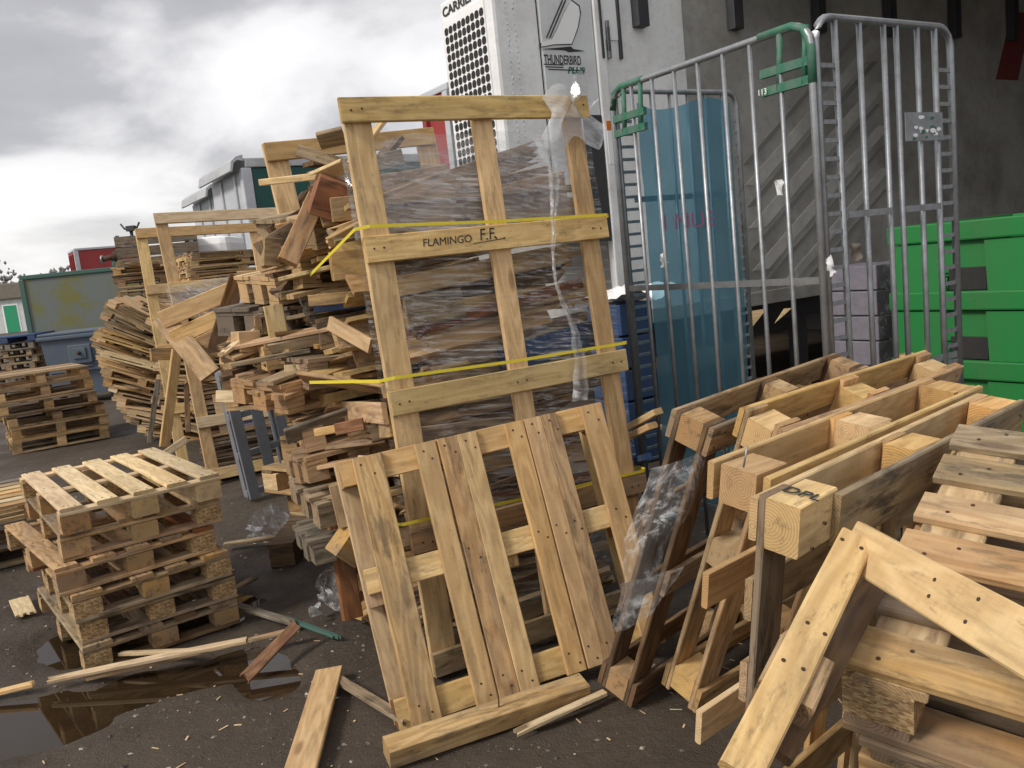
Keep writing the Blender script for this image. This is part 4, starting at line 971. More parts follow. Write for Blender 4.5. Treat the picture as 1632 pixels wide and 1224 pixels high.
# yellow straps run round the load
def strap(yl, yr, lb, zback=-.55, drop=-.1, sx_=0):
    pts = [(-.13+sx_, yl-.10+drop, -.36), (-.035, yl, .028), (.02, yl+.004, .052), (FWd*.5, (yl+yr)/2-.004, .054), (FWd, yr, .052), (FWd+.03, yr, .02), (FWd+.04, yr, zback)]
    V = []; F = []
    for p in pts:
        V += [(p[0], p[1]-.0065, p[2]), (p[0], p[1]+.0065, p[2]), (p[0]+.001, p[1]+.0065, p[2]-.0012), (p[0]+.001, p[1]-.0065, p[2]-.0012)]
    for i in range(len(pts)-1):
        for k in range(4): F.append((i*4+k, i*4+(k+1) % 4, i*4+4+(k+1) % 4, i*4+4+k))
    tag(link('strap', mesh('strap', V, F), M_YELLOW, None, FM), lb, 'strap')
strap(1.835, 1.80, 'upper yellow plastic strap across the tall rack', drop=-.02); strap(1.235, 1.215, 'lower yellow plastic strap across the tall rack', drop=.13, sx_=-.08); strap(.655, .62, 'third yellow strap seen behind the leaning pallet', drop=.04, sx_=.12)

# leaning pallet in front of the tall rack
LO = Vector((-.534, 2.915, 0)); lu, lv, ln_ = axes(19.5, 17, 3)
LW, LL = 1.12, 1.01
# deck boards run up (v); local X = v, Y = -u, origin at right bottom
tops = []
def ty(u0_, w_): return (LW*(1-u0_)-w_, w_)
groups = [(.04, .115), (.265, .085), (.343, .083), (.42, .083), (.60, .082), (.676, .076), (.746, .072), (.905, .098)]
tops = [ty(a, b) for a, b in groups]
MLp = frame(LO+lu*LW+ln_*-.0, lv, -lu)
lp, hh = pallet(MLp @ Tr(0, 0, -.125), 'weathered pallet leaning against the tall wrapped rack, deck boards upright', Lx=LL, Wy=LW, top=tops, topx=[(0, .11), (.50, .095), (LL-.10, .10)], bot=[(0, .09), (LW-.09, .09)], bl=.10, bw=.085, bh=.08, t=.021, mat=lambda: pick((W_TAN, 1), (W_FRESH, 3)), matb=lambda: pick((W_TAN, 2), (W_RED, 1)))

# ================================================================== right: pallets on edge leaning on the right stack
def edge_pallet(O, yaw, lean, tilt, label, Lx=1.2, Wy=1.0, thick=.16, **k):
    u, v, n_ = axes(yaw, lean, tilt)
    return pallet(frame(O, u, v) @ Tr(0, 0, -thick), label, group='pallets standing on edge at the right', Lx=Lx, Wy=Wy, **k)
DK = lambda: pick((W_DARK, 2), (W_OLD, 1))
# in these the "top" list is the face that looks right / at the camera
edge_pallet(Vector((.306, 2.919, 0)), 45, -22, 0, Wy=1.15, label= 'dark wet pallet on edge with clear film hanging from it', top=[(0, .1), (.5, .1), (1.05, .1)], topx=[(0, .11), (.545, .11), (1.09, .11)], bot=[(0, .1), (.35, .1), (.7, .1), (1.05, .1)], botx=[(0, .1), (.55, .1), (1.1, .1)],
            mat=lambda: pick((W_DARK, 3), (W_OLD, 1)), matb=lambda: W_TAN, bh=.085, by=(0, .5, 1), thick=.16, skipb=((0, 1),))
edge_pallet(Vector((.526, 2.827, 0)), 38.5, -22, 0, Wy=1.15, label= 'pallet on edge between the film-hung one and the thick beamed one', top=[(.0, .1), (1.05, .1)], topx=[(0, .12), (.54, .12), (1.08, .12)], bot=[(0, .1), (1.05, .1)], botx=[(0, .1), (.55, .1), (1.1, .1)],
            mat=lambda: pick((W_TAN, 1), (W_FRESH, 1.5)), matb=lambda: W_FRESH, bh=.09, bl=.13, by=(.02, .55, .98), thick=.17)
edge_pallet(Vector((.474, 2.045, 0)), 40, -8, 0, Wy=1.1, label= 'pale pallet on edge whose beams form the long slots on top', Lx=1.22, top=[(1.0, .1)], topx=[(.54, .1), (1.12, .1)], bot=[(.3, .1), (.7, .1), (1.0, .1)], botx=[(.55, .1), (1.1, .1)], by=(1,),
            mat=lambda: pick((W_FRESH, 2), (W_PALE, 1), (W_TAN, 1)), matb=lambda: W_FRESH, bh=.10, bl=.13, bw=.10, thick=.175)
r4, _ = edge_pallet(Vector((.472, 1.78, 0)), 40.5, -8, 0, Wy=1.1, label= 'pallet on edge nearest the camera with the stamped square block at its top corner', Lx=1.2, top=[(.97, .13)], topx=[], bot=[(0, .1), (.2, .1), (.4, .1), (.6, .1), (.8, .1), (.995, .1)], botx=[(0, .10), (.55, .10), (1.1, .1)],
            mat=lambda: pick((W_OLD, .6), (W_TAN, 2), (W_FRESH, 1), (W_PALE, .6)), matb=lambda: W_FRESH, bh=.08, bl=.15, bw=.115, by=(1,), thick=.14, topoff=.13)
# two more pallets on edge behind
edge_pallet(Vector((.92, 3.35, 0)), 40, -12, -2, 'pallet on edge farthest back, just before the cage bars', top=[(.0, .1), (.9, .1)], bot=[(0, .1), (.45, .1), (.9, .1)], botx=[(0, .1), (.55, .1), (1.1, .1)], mat=lambda: pick((W_TAN, 2), (W_FRESH, 1)), matb=lambda: W_FRESH, bl=.14, thick=.16, Wy=1.05)

# right stack (tilted)
SA = CO+(Vector((.592, 1.6, .80))-CO)*.88; su = Vector((.77, -.63, -.11)).normalized(); sv = Vector((.603, .747, .28)); sn = su.cross(sv).normalized(); sv = sn.cross(su)
slabs = ['topmost pallet of the tilted right stack, six weathered deck boards', 'second pallet of the tilted right stack, mouldy front board', 'third pallet down in the tilted right stack', 'fourth pallet down in the tilted right stack', 'lowest visible pallet of the tilted right stack']
hz_ = 0
for k in range(5):
    top = [(i*.156, .104-.006*(i % 2)) for i in range(6)] if k == 0 else [(i*.13, .10) for i in range(7)]
    hh = .085+.02*4 if k == 0 else .085+.02*3
    O_ = SA-sn*(hz_+hh)+su*(.0+.03*k)+sv*(-.01*k)
    if k and O_.z < .05: O_.z = max(O_.z, .0)
    pallet(frame(O_, su, sv), slabs[k], group='tilted pallet stack at the right', Lx=1.1, Wy=.88, top=top, topx=[(0.02, .12), (.49, .12), (.96, .12)], bot=[(0, .1), (.39, .1), (.78, .1)], botx=([(0.0, .11), (.49, .11), (.97, .11)] if k == 0 else []),
           mat=[(lambda: W_OLD if rnd.random() < .35 else W_TAN), (lambda: W_OLD), DK, DK, DK][k], matb=lambda: pick((W_CHIP, 1), (W_TAN, 1)), bl=.12, bw=.10, bh=.085, t=.02, hi=True)
    hz_ += hh+.001

# broken V of planks lying on the right stack
va = Y(1366, 858, 1.50); vb = Y(1178, 1235, 1.12); vc = Y(1760, 1100, .98)
vr = empty('broken_pallet_corner', Tr(*va), 'pair of clean boards nailed into a V, propped on the right stack', 'broken pallet')
VI = vr.matrix_world.inverted()
def vp(name, a, b, wd, th, mt, **k):
    o = plank3(a, b, wd, th, mt, None, name=name, **k); M_ = o.matrix_basis.copy(); o.parent = vr; o.matrix_basis = VI @ M_; return o
bk = Vector((.35, .9, -.25)).normalized()
vp('upright_board', va+Vector((0, 0, .0)), vb, .062, .022, W_FRESH)
vp('long_board', va+Vector((.0, .03, -.018)), vc+Vector((0, .02, 0)), .086, .022, W_FRESH, br1=.0)
vp('rear_board', va+bk*.10+Vector((.035, 0, -.06)), vb+bk*.10+Vector((.03, 0, 0)), .08, .02, W_DARK)
mid = va.lerp(vb, .62)+bk*.06; d_ = (vb-va).normalized()
vp('block', mid+Vector((.015, 0, 0)), mid+d_*.10+Vector((.015, 0, 0)), .09, .075, W_OLD)

for o_ in [c for c in vr.children if c.name.startswith(('upright_board', 'long_board'))]:
    L_ = max(v.co.x for v in o_.data.vertices)
    nails(o_, [(x, y, .011, 1) for x in (.035, L_*.45, L_*.62) for y in (-.016, .018)], r=.0038, name='nails')
# clear film hanging on the dark pallet
c0, c1, c2, c3 = Y(1122, 708, 2.50), Y(1022, 742, 2.62), Y(985, 965, 2.72), Y(1062, 930, 2.58)
hf = sheet('hanging_film', lambda u_, v_: tuple((c0.lerp(c1, u_)).lerp(c3.lerp(c2, u_), v_)+Vector((0, -.05*math.sin(u_*3.1), 0))), 44, 70, F_CLEAR, None, None, .045, 3.2, 6)
tag(hf, 'clear crinkled film draped on the dark pallet on edge', 'plastic film')
c4, c5, c6, c7 = Y(1095, 900, 2.50), Y(985, 935, 2.66), Y(975, 1010, 2.72), Y(1035, 985, 2.62)
sheet('film_tail', lambda u_, v_: tuple((c4.lerp(c5, u_)).lerp(c7.lerp(c6, u_), v_)), 24, 20, F_CLEAR, hf, None, .02, 9, 8)

def scrap(px, py, yy, sx, sz, lb, mat=F_SCRAP, seed=0, z=None):
    c = G(px, py, 0) if yy is None else Y(px, py, yy)
    o = sheet('film_scrap', lambda u_, v_: (c.x+(u_-.5)*sx*(1-.5*v_), c.y+.12*(u_-.5)+.10*math.sin(v_*4+u_*5), c.z+.01+(v_)*sz*(1-.4*abs(u_-.4))), 26, 26, mat, None, None, min(sx, sz)*.28, 3.2/max(sx, .15), seed)
    return tag(o, lb, 'plastic film')
scrap(550, 985, None, .30, .30, 'milky film bunched on the dirt at the foot of the leaning pallet', seed=11)
scrap(432, 862, None, .34, .20, 'pale torn plastic sheet on the ground by the pallet blocks', seed=12)
scrap(418, 552, 4.55, .14, .16, 'white tuft of shredded plastic in the wood pile', seed=13)
scrap(497, 520, 3.95, .05, .14, 'small grey rag of film hanging in the wood pile', seed=14)

# ================================================================== timber racks behind the pile
def far_frame(O, yaw, lean, tilt, Wd, Hd, label, ys, pw=.105, mt=lambda: pick((W_FRESH, 3), (W_PALE, 1))):
    u, v, n_ = axes(yaw, lean, tilt); t = empty('timber_rack', frame(O, u, v), label, 'timber rack')
    for x in (0, Wd-.10): board('post', t, x, 0, -.028, Hd, pw, .026, mt(), 'Y')
    for y in ys: board('rail', t, 0, y, 0, Wd, .10, .024, mt(), 'X')
    return t
fb = far_frame(Vector((-2.689, 7.253, 0)), 33.5, 15, -.8, 1.13, 2.47, 'tall bare timber rack left of the wood pile, nearer of the pair', [2.36, 1.72, 1.1, .5, .03])
fa = far_frame(Vector((-3.35, 8.3, 0)), 31, 13, -1.0, 1.22, 2.40, 'tall bare timber rack just behind the nearer frame on its left', [2.30, 1.72, 1.1, .5])
fcT = Y(419, 229, 4.75); fcv = axes(28, 7, 3.5)[1]
fc = far_frame(fcT-fcv*2.45, 28, 7, 3.5, 1.0, 2.45, 'tall timber rack standing in the wood pile, its top against the green trailer', [2.35, 1.75, 1.2], .125)
sheet('wrap_film', lambda u_, v_: (-.03+1.15*u_, 1.62+.16*v_+.05*math.sin(u_*3.1), .04), 40, 10, F_SCRAP, fb, None, .016, 5, 21)
sheet('wrap_film', lambda u_, v_: (.15+.5*u_, 1.35+.3*v_, .02), 20, 14, F_CLEAR, fb, None, .03, 5, 22)
# wrapped load of thin boards in the nearer frame with a paper label
for k in range(26):
    u, v, n_ = axes(33.5, 15, -.8); O_ = Vector((-2.689, 7.253, 0)); yb = .06+k*.036
    if yb > 1.05: break
    a = O_+u*(.02+rnd.uniform(0, .1))+v*yb-n_*rnd.uniform(.05, .25); b = a+u*rnd.uniform(.9, 1.15)+v*rnd.gauss(0, .01)
    plank3(a, b, .1, .024, pick((W_OLD, 2), (W_TAN, 2), (W_DARK, 1)), 'flat board in the load wrapped inside the bare timber rack', 'plank', 'boards stacked in the bare timber rack', up=v, hi=False)
bw_ = box('wide_board', fb, .18, 1.1, .42, .78, -.02, -.005, W_FRESH, .002)
pb = box('paper_label', fb, .30, .50, .46, .58, -.0045, -.002, M_LILAC, 0)
text('lettering', 'MES', .055, Matrix.Rotation(math.pi, 4, 'Z') @ Tr(-.47, -.51, -.0015), M_INK, fb, sx=1.1); text('lettering', '520W', .05, Matrix.Rotation(math.pi, 4, 'Z') @ Tr(-.48, -.57, -.0015), M_INK, fb)
# props leaning near that frame
def pp(x0, y0, Y0, x1, y1, Y1, wpx, th, mt, lb, **k):
    """a board between two seen points at known distances; width in metres"""
    return plank3(Y(x0, y0, Y0), Y(x1, y1, Y1), wpx, th, mt, lb, **k)
pp(262, 712, 6.7, 282, 558, 6.9, .08, .03, W_FRESH, 'upright clean board leaning before the left stacks', roll=25)
pp(238, 705, 6.9, 252, 605, 7.0, .04, .03, W_GREY, 'thin grey wet batten left of the upright clean board')
pp(300, 690, 6.6, 297, 615, 6.9, .04, .03, W_DARK, 'thin dark batten right of the upright clean board')
pp(218, 755, 6.3, 297, 700, 6.6, .055, .03, W_PALE, 'pale batten rising to the right behind the front left stack')
pp(240, 565, 7.0, 345, 560, 7.5, .10, .025, W_TAN, 'crossbar board joining the bare racks at knee height')

# big leaning pallets / boards in the far left piles
MIXF = lambda: pick((W_PALE, 2), (W_TAN, 3), (W_OLD, 2), (W_FRESH, 1.5))
LA = 'flattened pallet in the sagging stack left of the bare racks'
for k in range(40):
    f = k/39; py = 694-f*205; px = 228-78*math.sin(f*2.1)**.9+(10 if f > .8 else 0)
    yy = 9.6+rnd.uniform(-.15, .15)+.25*(k % 3)
    A_ = Y(px+rnd.uniform(-8, 8), py, yy); sl = R_(-14-16*f+rnd.uniform(-4, 4))
    X_ = Vector((math.cos(R_(20))*math.cos(sl), math.sin(R_(20))*math.cos(sl)-.25, math.sin(sl))).normalized(); Z_ = Vector((0, 0, 1)); Z_ = (Z_-X_*Z_.dot(X_)).normalized()
    M_ = frame(A_, X_, Z_.cross(X_), Z_); mt_ = MIXF()
    thin_pallet(M_, '%s flattened pallet %s the sagging stack left of the bare racks' % (TONE[mt_], ['at the bottom of', 'low in', 'in the middle of', 'high in', 'at the top of'][min(4, k//8)]), 'sagging stack of flattened pallets', mt_, rnd, Lx=rnd.uniform(.8, 1.15), H_=rnd.choice([.05, .06, .11]), broken=.25)
for k in range(22):
    py = 640-k*7; A_ = Y(250+rnd.uniform(-12, 12), py, 8.9); sl = R_(-8+rnd.uniform(-6, 6)-k*.3)
    X_ = Vector((math.cos(sl)*.93, .25, math.sin(sl))).normalized(); Z_ = Vector((0, 0, 1)); Z_ = (Z_-X_*Z_.dot(X_)).normalized()
    thin_pallet(frame(A_, X_, Z_.cross(X_), Z_), '%s flattened pallet %s the stack just behind the bare racks' % (TONE[(mt_ := MIXF())], ['low in', 'in the middle of', 'high in'][min(2, k//8)]), 'stack behind the bare racks', mt_, rnd, Lx=rnd.uniform(.8, 1.1), H_=.06, broken=.25)
for k in range(19):
    py = 545-k*6.6; A_ = Y(187+rnd.uniform(-4, 6)+(k > 12)*(-4), py, 11.5)
    if k > 16: A_ = Y(186, py, 11.2)
    X_ = Vector((.92, .38, rnd.uniform(-.03, .02))).normalized(); Z_ = Vector((0, 0, 1)); Z_ = (Z_-X_*Z_.dot(X_)).normalized()
    thin_pallet(frame(A_, X_, Z_.cross(X_), Z_), '%s pallet %s the tall level stack behind the bare racks' % (TONE[(mt_ := MIXF())], ['low in', 'in the middle of', 'high in', 'on top of'][min(3, k//5)]), 'tall level pallet stack', mt_, rnd, Lx=1.15, H_=.105 if k % 3 else .07, broken=.12)
for k in range(9):
    A_ = Y(300+rnd.uniform(-10, 10), 470-k*7, 10.2); X_ = Vector((.85, .5, rnd.uniform(-.04, .02))).normalized(); Z_ = Vector((0, 0, 1)); Z_ = (Z_-X_*Z_.dot(X_)).normalized()
    thin_pallet(frame(A_, X_, Z_.cross(X_), Z_), '%s pallet %s, seen through the openings of the bare racks' % (TONE[(mt_ := MIXF())], ['lowest down', 'halfway up', 'near the top'][k//3]), 'pallets behind the bare racks', mt_, rnd, Lx=1.3, H_=.09, broken=.1)
# the sagging stack's footing so that nothing hangs in the air
V, F = [], []
for k in range(150):
    a = Y(rnd.uniform(225, 330), rnd.uniform(470, 690), rnd.uniform(9.6, 10.6)); l = rnd.uniform(.5, 1.1); an = rnd.gauss(.3, .3); tl_ = rnd.gauss(-.25, .15)
    v, f = boxgeo(0, l, -.05, .05, -.012, .012); Mx = Tr(*a) @ Matrix.Rotation(an, 4, 'Z') @ Matrix.Rotation(-tl_, 4, 'Y'); o = len(V)
    V += [Mx @ Vector(q) for q in v]; F += [tuple(i+o for i in q) for q in f]
tag(link('stacked_boards', mesh('stacked_boards', V, F), W_OLD), 'countless broken boards filling the far left stacks', 'boards', kind='stuff')
# grey wooden crates atop
for (x0, y0, nn, lb) in [(190, 432, 3, 'grey slatted crate above the far left stack'), (262, 425, 3, 'grey slatted crate right of the other crate, seen through the frames')]:
    C_ = Y(x0, y0, 12.5); cl = 1.0 if x0 < 200 else .5; ck = empty('wooden_crate', frame(C_, Vector((.93, .36, 0)), Vector((-.36, .93, 0))), lb, 'crate')
    for k in range(nn): 
        board('slat', ck, 0, -.01, .02+k*.16, cl, .02, .14, W_GREY, 'X', hi=False); board('slat', ck, 0, .02, .02+k*.16, .9, .02, .14, W_GREY, 'Y', hi=False); board('slat', ck, cl-.02, .02, .02+k*.16, .9, .02, .14, W_GREY, 'Y', hi=False)
    for x in (0.02, cl-.06): board('corner_post', ck, x, .012, 0, .5, .05, .05, W_GREY, 'Z', hi=False)
cc_ = Y(232, 432, 13.3); 
gs = box('white_tarpaulin', None, cc_.x, cc_.x+1.3, cc_.y, cc_.y+1, cc_.z-.1, cc_.z+.42, M_DECW, .12); tag(gs, 'white sheeted heap seen behind the grey crates', 'tarpaulin')

# grey plastic pallet on end
u, v, n_ = axes(38, -2, 5.5); O_ = Y(398, 785, 6.5); O_.z = .02
gpal = empty('plastic_pallet', frame(O_, u, v), 'grey plastic pallet standing on end beside the wood pile', 'plastic pallet')
for x in (0, .17, .34): box('slat', gpal, x, x+.085, 0, 1.02, -.03, 0, M_GPLAS, .006)
for y in (.02, .33, .64, .96): box('crossbar', gpal, -.005, .43, y, y+.05, -.06, -.031, M_GPLAS, .006)
for x in (0, .34): box('foot_rail', gpal, x, x+.085, .0, 1.02, -.14, -.061, M_GPLAS, .006)

# ================================================================== the wood pile, centre left
def inpoly(x, y, pg):
    c = False; j = len(pg)-1
    for i in range(len(pg)):
        xi, yi = pg[i]; xj, yj = pg[j]
        if (yi > y) != (yj > y) and x < (xj-xi)*(y-yi)/(yj-yi)+xi: c = not c
        j = i
    return c
PG = [(478, 300), (492, 255), (520, 232), (560, 236), (640, 560), (668, 830), (672, 1000), (560, 960), (520, 880), (512, 700), (470, 660), (352, 610), (345, 560), (400, 505), (440, 470), (405, 420), (430, 370), (455, 335)]
GP = 'broken boards jumbled in the pile left of the tall rack'
cnt = 0; tries = 0
STV, STF = [], []
while cnt < 420 and tries < 60000:
    tries += 1
    px, py = rnd.uniform(340, 665), rnd.uniform(225, 990)
    if not inpoly(px, py, PG): continue
    deep = cnt >= 165
    yy = rnd.uniform(3.9, 4.4) if not deep else rnd.uniform(4.3, 5.1)
    if py > 700: yy -= .15
    yaw = R_(rnd.gauss(26, 16)); tl_ = R_(rnd.gauss(5, 5)) if rnd.random() < .9 else R_(rnd.uniform(-50, 50))
    l = rnd.uniform(.3, 1.15)
    d = Vector((math.cos(yaw)*math.cos(tl_), math.sin(yaw)*math.cos(tl_), math.sin(tl_)))
    c = Y(px, py, yy); a, b = c-d*l/2, c+d*l/2
    if a.z < .03 or b.z < .03: continue
    qa, qb = P(a), P(b)
    if not (inpoly(qa[0], qa[1], PG) or qa[0] > 560) or not (inpoly(qb[0], qb[1], PG) or qb[0] > 560): continue
    # keep clear of the wrapped load's front
    la = FM.inverted() @ a; lb_ = FM.inverted() @ b
    if max(la.x, lb_.x) > .0 and min(la.z, lb_.z) > -.9: 
        if max(la.x, lb_.x) > .12: continue
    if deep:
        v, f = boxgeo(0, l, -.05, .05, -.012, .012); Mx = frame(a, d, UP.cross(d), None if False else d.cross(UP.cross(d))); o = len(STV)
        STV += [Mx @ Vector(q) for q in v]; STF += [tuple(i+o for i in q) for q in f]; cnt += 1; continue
    th = pick((.018, 6), (.022, 3), (.04, .5)); wd = rnd.uniform(.06, .11)
    if rnd.random() < .07:
        l = rnd.uniform(.09, .15); th = rnd.uniform(.075, .1); wd = .1; b = a+d*l
    mt_ = MIX_USED(); b0 = rnd.choice([0, 0, .07]); b1 = rnd.choice([0, 0, .12])
    zone = ['at the summit of', 'high in', 'halfway up', 'below the middle of', 'near the foot of'][min(4, max(0, int((py-225)/150)))]
    side = 'left edge' if px < 450 else ('open middle' if px < 550 else 'beside the tall rack')
    lab = '%s %s %s%s %s the pile, %s' % ('stubby' if th > .06 else ('long' if l > .75 else ('middling' if l > .5 else 'short')), TONE[mt_], 'block' if th > .06 else 'board', ', snapped,' if b0 or b1 else '', zone, side)
    plank3(a, b, wd, th, mt_, lab, 'plank', GP, up=(rnd.gauss(0, .1), rnd.gauss(-.06, .12), 1), roll=rnd.choice([0]*12+[85, 15]), br0=b0, br1=b1)
    cnt += 1
PGR = 'broken pallets buried in the pile'
for (px, py, yy, yw_, tl_, lx) in [(520, 470, 4.2, 40, 6, .5), (500, 575, 4.1, 30, 4, .45), (530, 640, 3.95, 50, 2, .5), (560, 455, 4.1, 40, -3, .5), (575, 700, 3.85, 20, 5, .5), (560, 385, 4.0, 50, 8, .4), (575, 610, 3.9, 35, -2, .5), (580, 755, 3.8, 28, 3, .5), (510, 520, 4.3, 70, 3, .5), (590, 540, 3.95, 20, 5, .45), (595, 820, 3.8, 30, 2, .5), (590, 885, 3.8, 25, 2, .5)]:
    c_ = Y(px, py, yy); dr = Vector((math.cos(R_(yw_))*math.cos(R_(tl_)), math.sin(R_(yw_))*math.cos(R_(tl_)), math.sin(R_(tl_)))); Z_ = Vector((rnd.gauss(0, .05), rnd.gauss(-.05, .05), 1)); Z_ = (Z_-dr*Z_.dot(dr)).normalized()
    mt_ = MIX_USED(); thin_pallet(frame(c_-dr*lx*.5, dr, Z_.cross(dr), Z_), '%s broken pallet with chunky blocks %s the open wood pile' % (TONE[mt_], ['high in', 'in the middle of', 'low in', 'at the foot of'][min(3, max(0, (py-330)//150))]), PGR, mt_, rnd, Lx=lx, Wy=.42, H_=.135, broken=.22)
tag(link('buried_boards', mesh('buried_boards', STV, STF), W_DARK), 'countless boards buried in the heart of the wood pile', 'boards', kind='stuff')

# prominent pieces of the pile, each by its look
def B(x0, y0, x1, y1, Y0, Y1, wd, th, mt, lb, **k): return pp(x0, y0, Y0, x1, y1, Y1, wd, th, mt, lb, **k)
B(415, 291, 535, 278, 3.9, 3.8, .03, .03, W_PALE, 'thin pale stick poking left near the top of the pile')
B(500, 305, 552, 322, 3.75, 3.8, .17, .13, W_RED, 'reddish brown square timber block high on the pile', roll=12)
B(528, 335, 600, 328, 3.7, 3.75, .10, .09, W_TAN, 'tan timber block below the reddish block')
B(458, 418, 508, 308, 3.65, 3.9, .085, .03, W_TAN, 'long nail studded board slanting steeply on the upper left of the pile')
B(415, 398, 500, 345, 3.7, 4.1, .07, .035, W_OLD, 'grey board left of the steep nail studded board')
B(430, 370, 500, 330, 4.0, 4.2, .05, .03, W_DARK, 'dark stick behind the steep board')
B(418, 420, 560, 388, 3.75, 4.0, .045, .03, W_TAN, 'long thin lath under the steep board, rising right')
B(415, 400, 440, 402, 3.72, 3.76, .12, .10, W_TAN, 'brown block end under the grey board at the pile edge')
B(518, 390, 595, 350, 3.6, 3.65, .05, .02, W_FRESH, 'orange toned splintered board touching the tall rack', br0=.05, roll=30)
B(530, 375, 600, 350, 3.62, 3.7, .06, .035, W_FRESH, 'short fresh board above the yellow strap', br0=.04)
B(528, 425, 590, 418, 3.65, 3.7, .12, .10, W_FRESH, 'pine block with a blue paint mark in the middle of the pile')
B(474, 240, 548, 262, 3.8, 3.8, .05, .03, W_OLD, 'grey forked board at the summit of the pile')
B(508, 225, 550, 215, 3.75, 3.75, .08, .025, W_OLD, 'roofed pair of boards on the summit, left half', roll=35)
B(500, 285, 552, 262, 3.78, 3.7, .07, .02, W_PALE, 'pale splintered board below the summit', br0=.08, roll=40)
B(446, 420, 462, 480, 4.25, 4.25, .07, .05, W_PALE, 'upright pale post inside the pile')
B(435, 486, 448, 555, 4.0, 4.0, .09, .025, W_PALE, 'split upright pale board beside the white tuft', br1=.07)
B(492, 480, 612, 468, 3.75, 3.8, .05, .05, W_TAN, 'square batten across the middle of the pile, blue edge below')
B(500, 490, 620, 478, 3.85, 3.9, .05, .02, M_BLUE, 'blue painted board under the square batten')
B(525, 515, 592, 552, 3.7, 3.55, .065, .018, W_FRESH, 'short board hanging down right to the tall rack', roll=25)
B(432, 555, 600, 520, 4.0, 3.85, .06, .03, W_OLD, 'long dark grey board across the pile below the middle', roll=35)
B(400, 575, 560, 545, 4.15, 3.95, .05, .03, W_OLD, 'long grey board with a split left tip', br0=.12, roll=30)
B(468, 665, 462, 580, 3.85, 3.9, .055, .02, W_PALE, 'pale stake pointing down at the pile edge', br0=.2)
B(480, 600, 626, 622, 3.75, 3.6, .09, .02, W_TAN, 'long pale shelf board above the dark hollow', roll=70)
B(345, 632, 480, 634, 4.45, 4.4, .065, .02, W_PALE, 'long nail dotted pale board under the left pallets of the pile')
B(455, 696, 553, 662, 3.75, 3.85, .09, .02, W_GREY, 'grey weathered board with two standing nails', roll=45)
B(502, 690, 580, 675, 3.6, 3.6, .035, .03, W_FRESH, 'short pale batten end right of the grey nailed board')
B(535, 685, 580, 675, 3.55, 3.55, .05, .03, W_RED, 'orange brown batten end in the pile')
B(610, 635, 628, 672, 3.5, 3.5, .04, .02, W_DARK, 'dark pointed splinter beside the tall rack', br0=.08)
B(612, 680, 640, 678, 3.45, 3.5, .09, .09, W_TAN, 'brown block against the left post of the tall rack')
B(540, 770, 555, 835, 3.5, 3.5, .085, .07, W_TAN, 'tan block below the corner of the leaning pallet')
B(540, 860, 570, 880, 3.45, 3.5, .12, .11, W_TAN, 'octagonal log end by the foot of the leaning pallet')
B(512, 690, 562, 985, 4.0, 3.75, .09, .04, W_RED, 'long red brown upright board at the left edge of the leaning pallet', roll=-20)
B(640, 745, 570, 740, 3.45, 3.5, .075, .03, W_PALE, 'freshly snapped board end showing between the leaning pallet boards', br0=.05)

for (x0, y0, x1, y1, a_, b_, mt_, lb) in [
    (402, 640, 560, 612, 4.2, 3.9, W_TAN, 'long lath jutting left just above the grey plastic pallet'), (446, 510, 640, 470, 4.05, 3.8, W_OLD, 'long weathered lath crossing the middle of the pile to the rack post'),
    (430, 610, 600, 596, 4.1, 3.75, W_FRESH, 'long fresh lath along the bottom of the dark hollow'), (470, 720, 620, 700, 3.9, 3.7, W_OLD, 'grey lath low in the pile behind the leaning pallet corner'),
    (440, 660, 540, 640, 4.1, 3.9, W_TAN, 'tan board low on the left of the pile, edge on'), (405, 465, 520, 440, 4.3, 4.0, W_DARK, 'dark lath poking left over the tilted broken pallet'),
    (465, 350, 560, 330, 4.0, 3.8, W_TAN, 'tan lath high in the pile under the reddish block'), (450, 445, 575, 415, 4.0, 3.75, W_PALE, 'pale lath between the steep board and the blue marked block'),
    (505, 745, 600, 728, 3.75, 3.6, W_TAN, 'tan board end showing left of the leaning pallet top corner'), (500, 800, 585, 775, 3.8, 3.6, W_OLD, 'weathered board end near the orange corner of the leaning pallet')]:
    B(x0, y0, x1, y1, a_, b_, rnd.uniform(.05, .08), .02, mt_, lb, up=UPZ, br0=rnd.choice([0, .06, .1]))
# V of wide boards on the left of the pile
vbx = empty('broken_pallet', Tr(*Y(330, 500, 5.0)), 'broken pallet tilted into the left side of the wood pile', 'broken pallet'); VB = vbx.matrix_world.inverted()
def vq(name, *a, **k):
    o = B(*a[:6], *a[6:], None, **k); M_ = o.matrix_basis.copy(); o.name = name; o.parent = vbx; o.matrix_basis = VB @ M_; return o
vq('deck_board', 258, 510, 372, 462, 4.9, 4.9, .10, .022, W_FRESH); vq('deck_board', 275, 540, 362, 500, 4.85, 4.9, .09, .022, W_FRESH); vq('deck_board', 290, 562, 350, 532, 4.85, 4.85, .08, .022, W_TAN)
vq('cross_board', 258, 505, 335, 598, 4.96, 4.7, .12, .02, W_TAN); vq('cross_board', 380, 440, 342, 560, 4.75, 4.8, .09, .02, W_DARK)
vq('cross_board', 378, 440, 440, 436, 4.78, 4.85, .05, .03, W_TAN); vq('block', 385, 462, 408, 460, 4.72, 4.72, .11, .09, W_PALE)
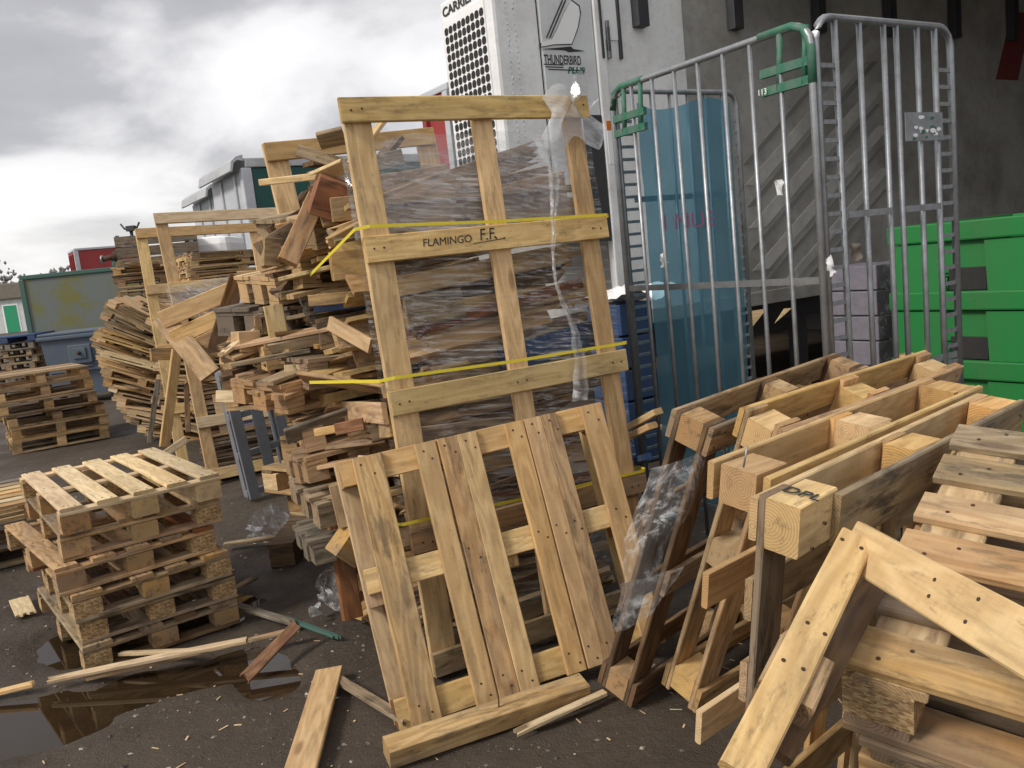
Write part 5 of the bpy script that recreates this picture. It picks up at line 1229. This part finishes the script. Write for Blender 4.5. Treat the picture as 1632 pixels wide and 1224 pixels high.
# pallets sandwiched in the left of the pile
for (px, py, yy, n_, tl_, lab) in [(350, 575, 4.75, 1, 2, 'pallet on the left of the pile below the white tuft'), (352, 602, 4.78, 1, 0, 'second pallet on the left of the pile, above the nail dotted board'), (355, 628, 4.8, 1, -1, 'third pallet on the left of the pile, resting over the grey plastic pallet')]:
    A_ = Y(px, py, yy); pallet(frame(A_-Vector((0, 0, .1)), Vector((.93, -.30, .02)), Vector((.30, .93, 0))), lab, group='pallets inside the wood pile', Lx=.62, Wy=.8, top=[(i*.16, .1) for i in range(5)], topx=[(0, .08), (.27, .08), (.54, .08)], bot=[(0, .1), (.7, .1)], bl=.09, bh=.06, nail=False, hi=False, mat=lambda: pick((W_TAN, 2), (W_FRESH, 1), (W_PALE, 1)), matb=lambda: pick((W_TAN, 1), (W_CHIP, 1)))
# block-footed pallets at the pile's foot
z = .13
for k, lb in enumerate(['lowest pallet at the foot of the wood pile', 'middle pallet at the foot of the wood pile, chunky blocks', 'upper pallet at the foot of the wood pile with two boards on its corner', 'top pallet at the foot of the pile under loose boards']):
    A_ = Vector((-1.42+[.10, .02, -.10, .02][k], 4.95+[.1, .03, 0, .05][k], z))
    _, hh = pallet(frame(A_, Vector((.80, -.60, 0)), Vector((.60, .80, 0))) @ Matrix.Rotation([.0, .05, -.02, .06][k], 4, 'Z'), lb, group='pallets at the foot of the wood pile', Lx=.62, Wy=1.0, top=[(i*.15, .1) for i in range(7)], topx=[(0, .09), (.265, .09), (.53, .09)], bot=[(0, .1), (.45, .1), (.9, .1)], bl=.13, bw=.12, bh=.10, nail=False, mat=lambda: pick((W_TAN, 2), (W_OLD, 1.5), (W_PALE, 1)), matb=lambda: pick((W_TAN, 2), (W_PALE, 1)))
    z += hh+.001
tag(box('timber_bearer', None, -1.55, -1.40, 4.95, 5.6, -.02, .125, W_DARK, .004), 'dark wet bearer block under the foot of the wood pile', 'block')
tag(box('timber_bearer', None, -1.05, -.9, 4.65, 5.3, -.02, .125, W_DARK, .004), 'second dark bearer under the foot of the pile, nearer the leaning pallet', 'block')
# nails bristling from loose boards
for (px, py, yy) in [(1185, 745, 1.95), (1380, 690, 2.5)]:
    c = Y(px, py, yy); o = tube('nail', None, [c, c+Vector((.012, 0, .05))], .0022, M_GALV, 6); tag(o, 'bent steel nail standing on the %s slotted pallet block' % ('near' if px < 1300 else 'far'), 'nail')
text('lettering', 'DPL', .050, Tr(0, 0, 0), M_INK, r4)
t_ = [o for o in r4.children if o.name.startswith('lettering')][0]
# the stamp sits on the top face of the corner block (local +Y is up)
t_.matrix_basis = Matrix(((0, 1, 0, .045), (0, 0, 1, 1.1065), (1, 0, 0, .042), (0, 0, 0, 1)))
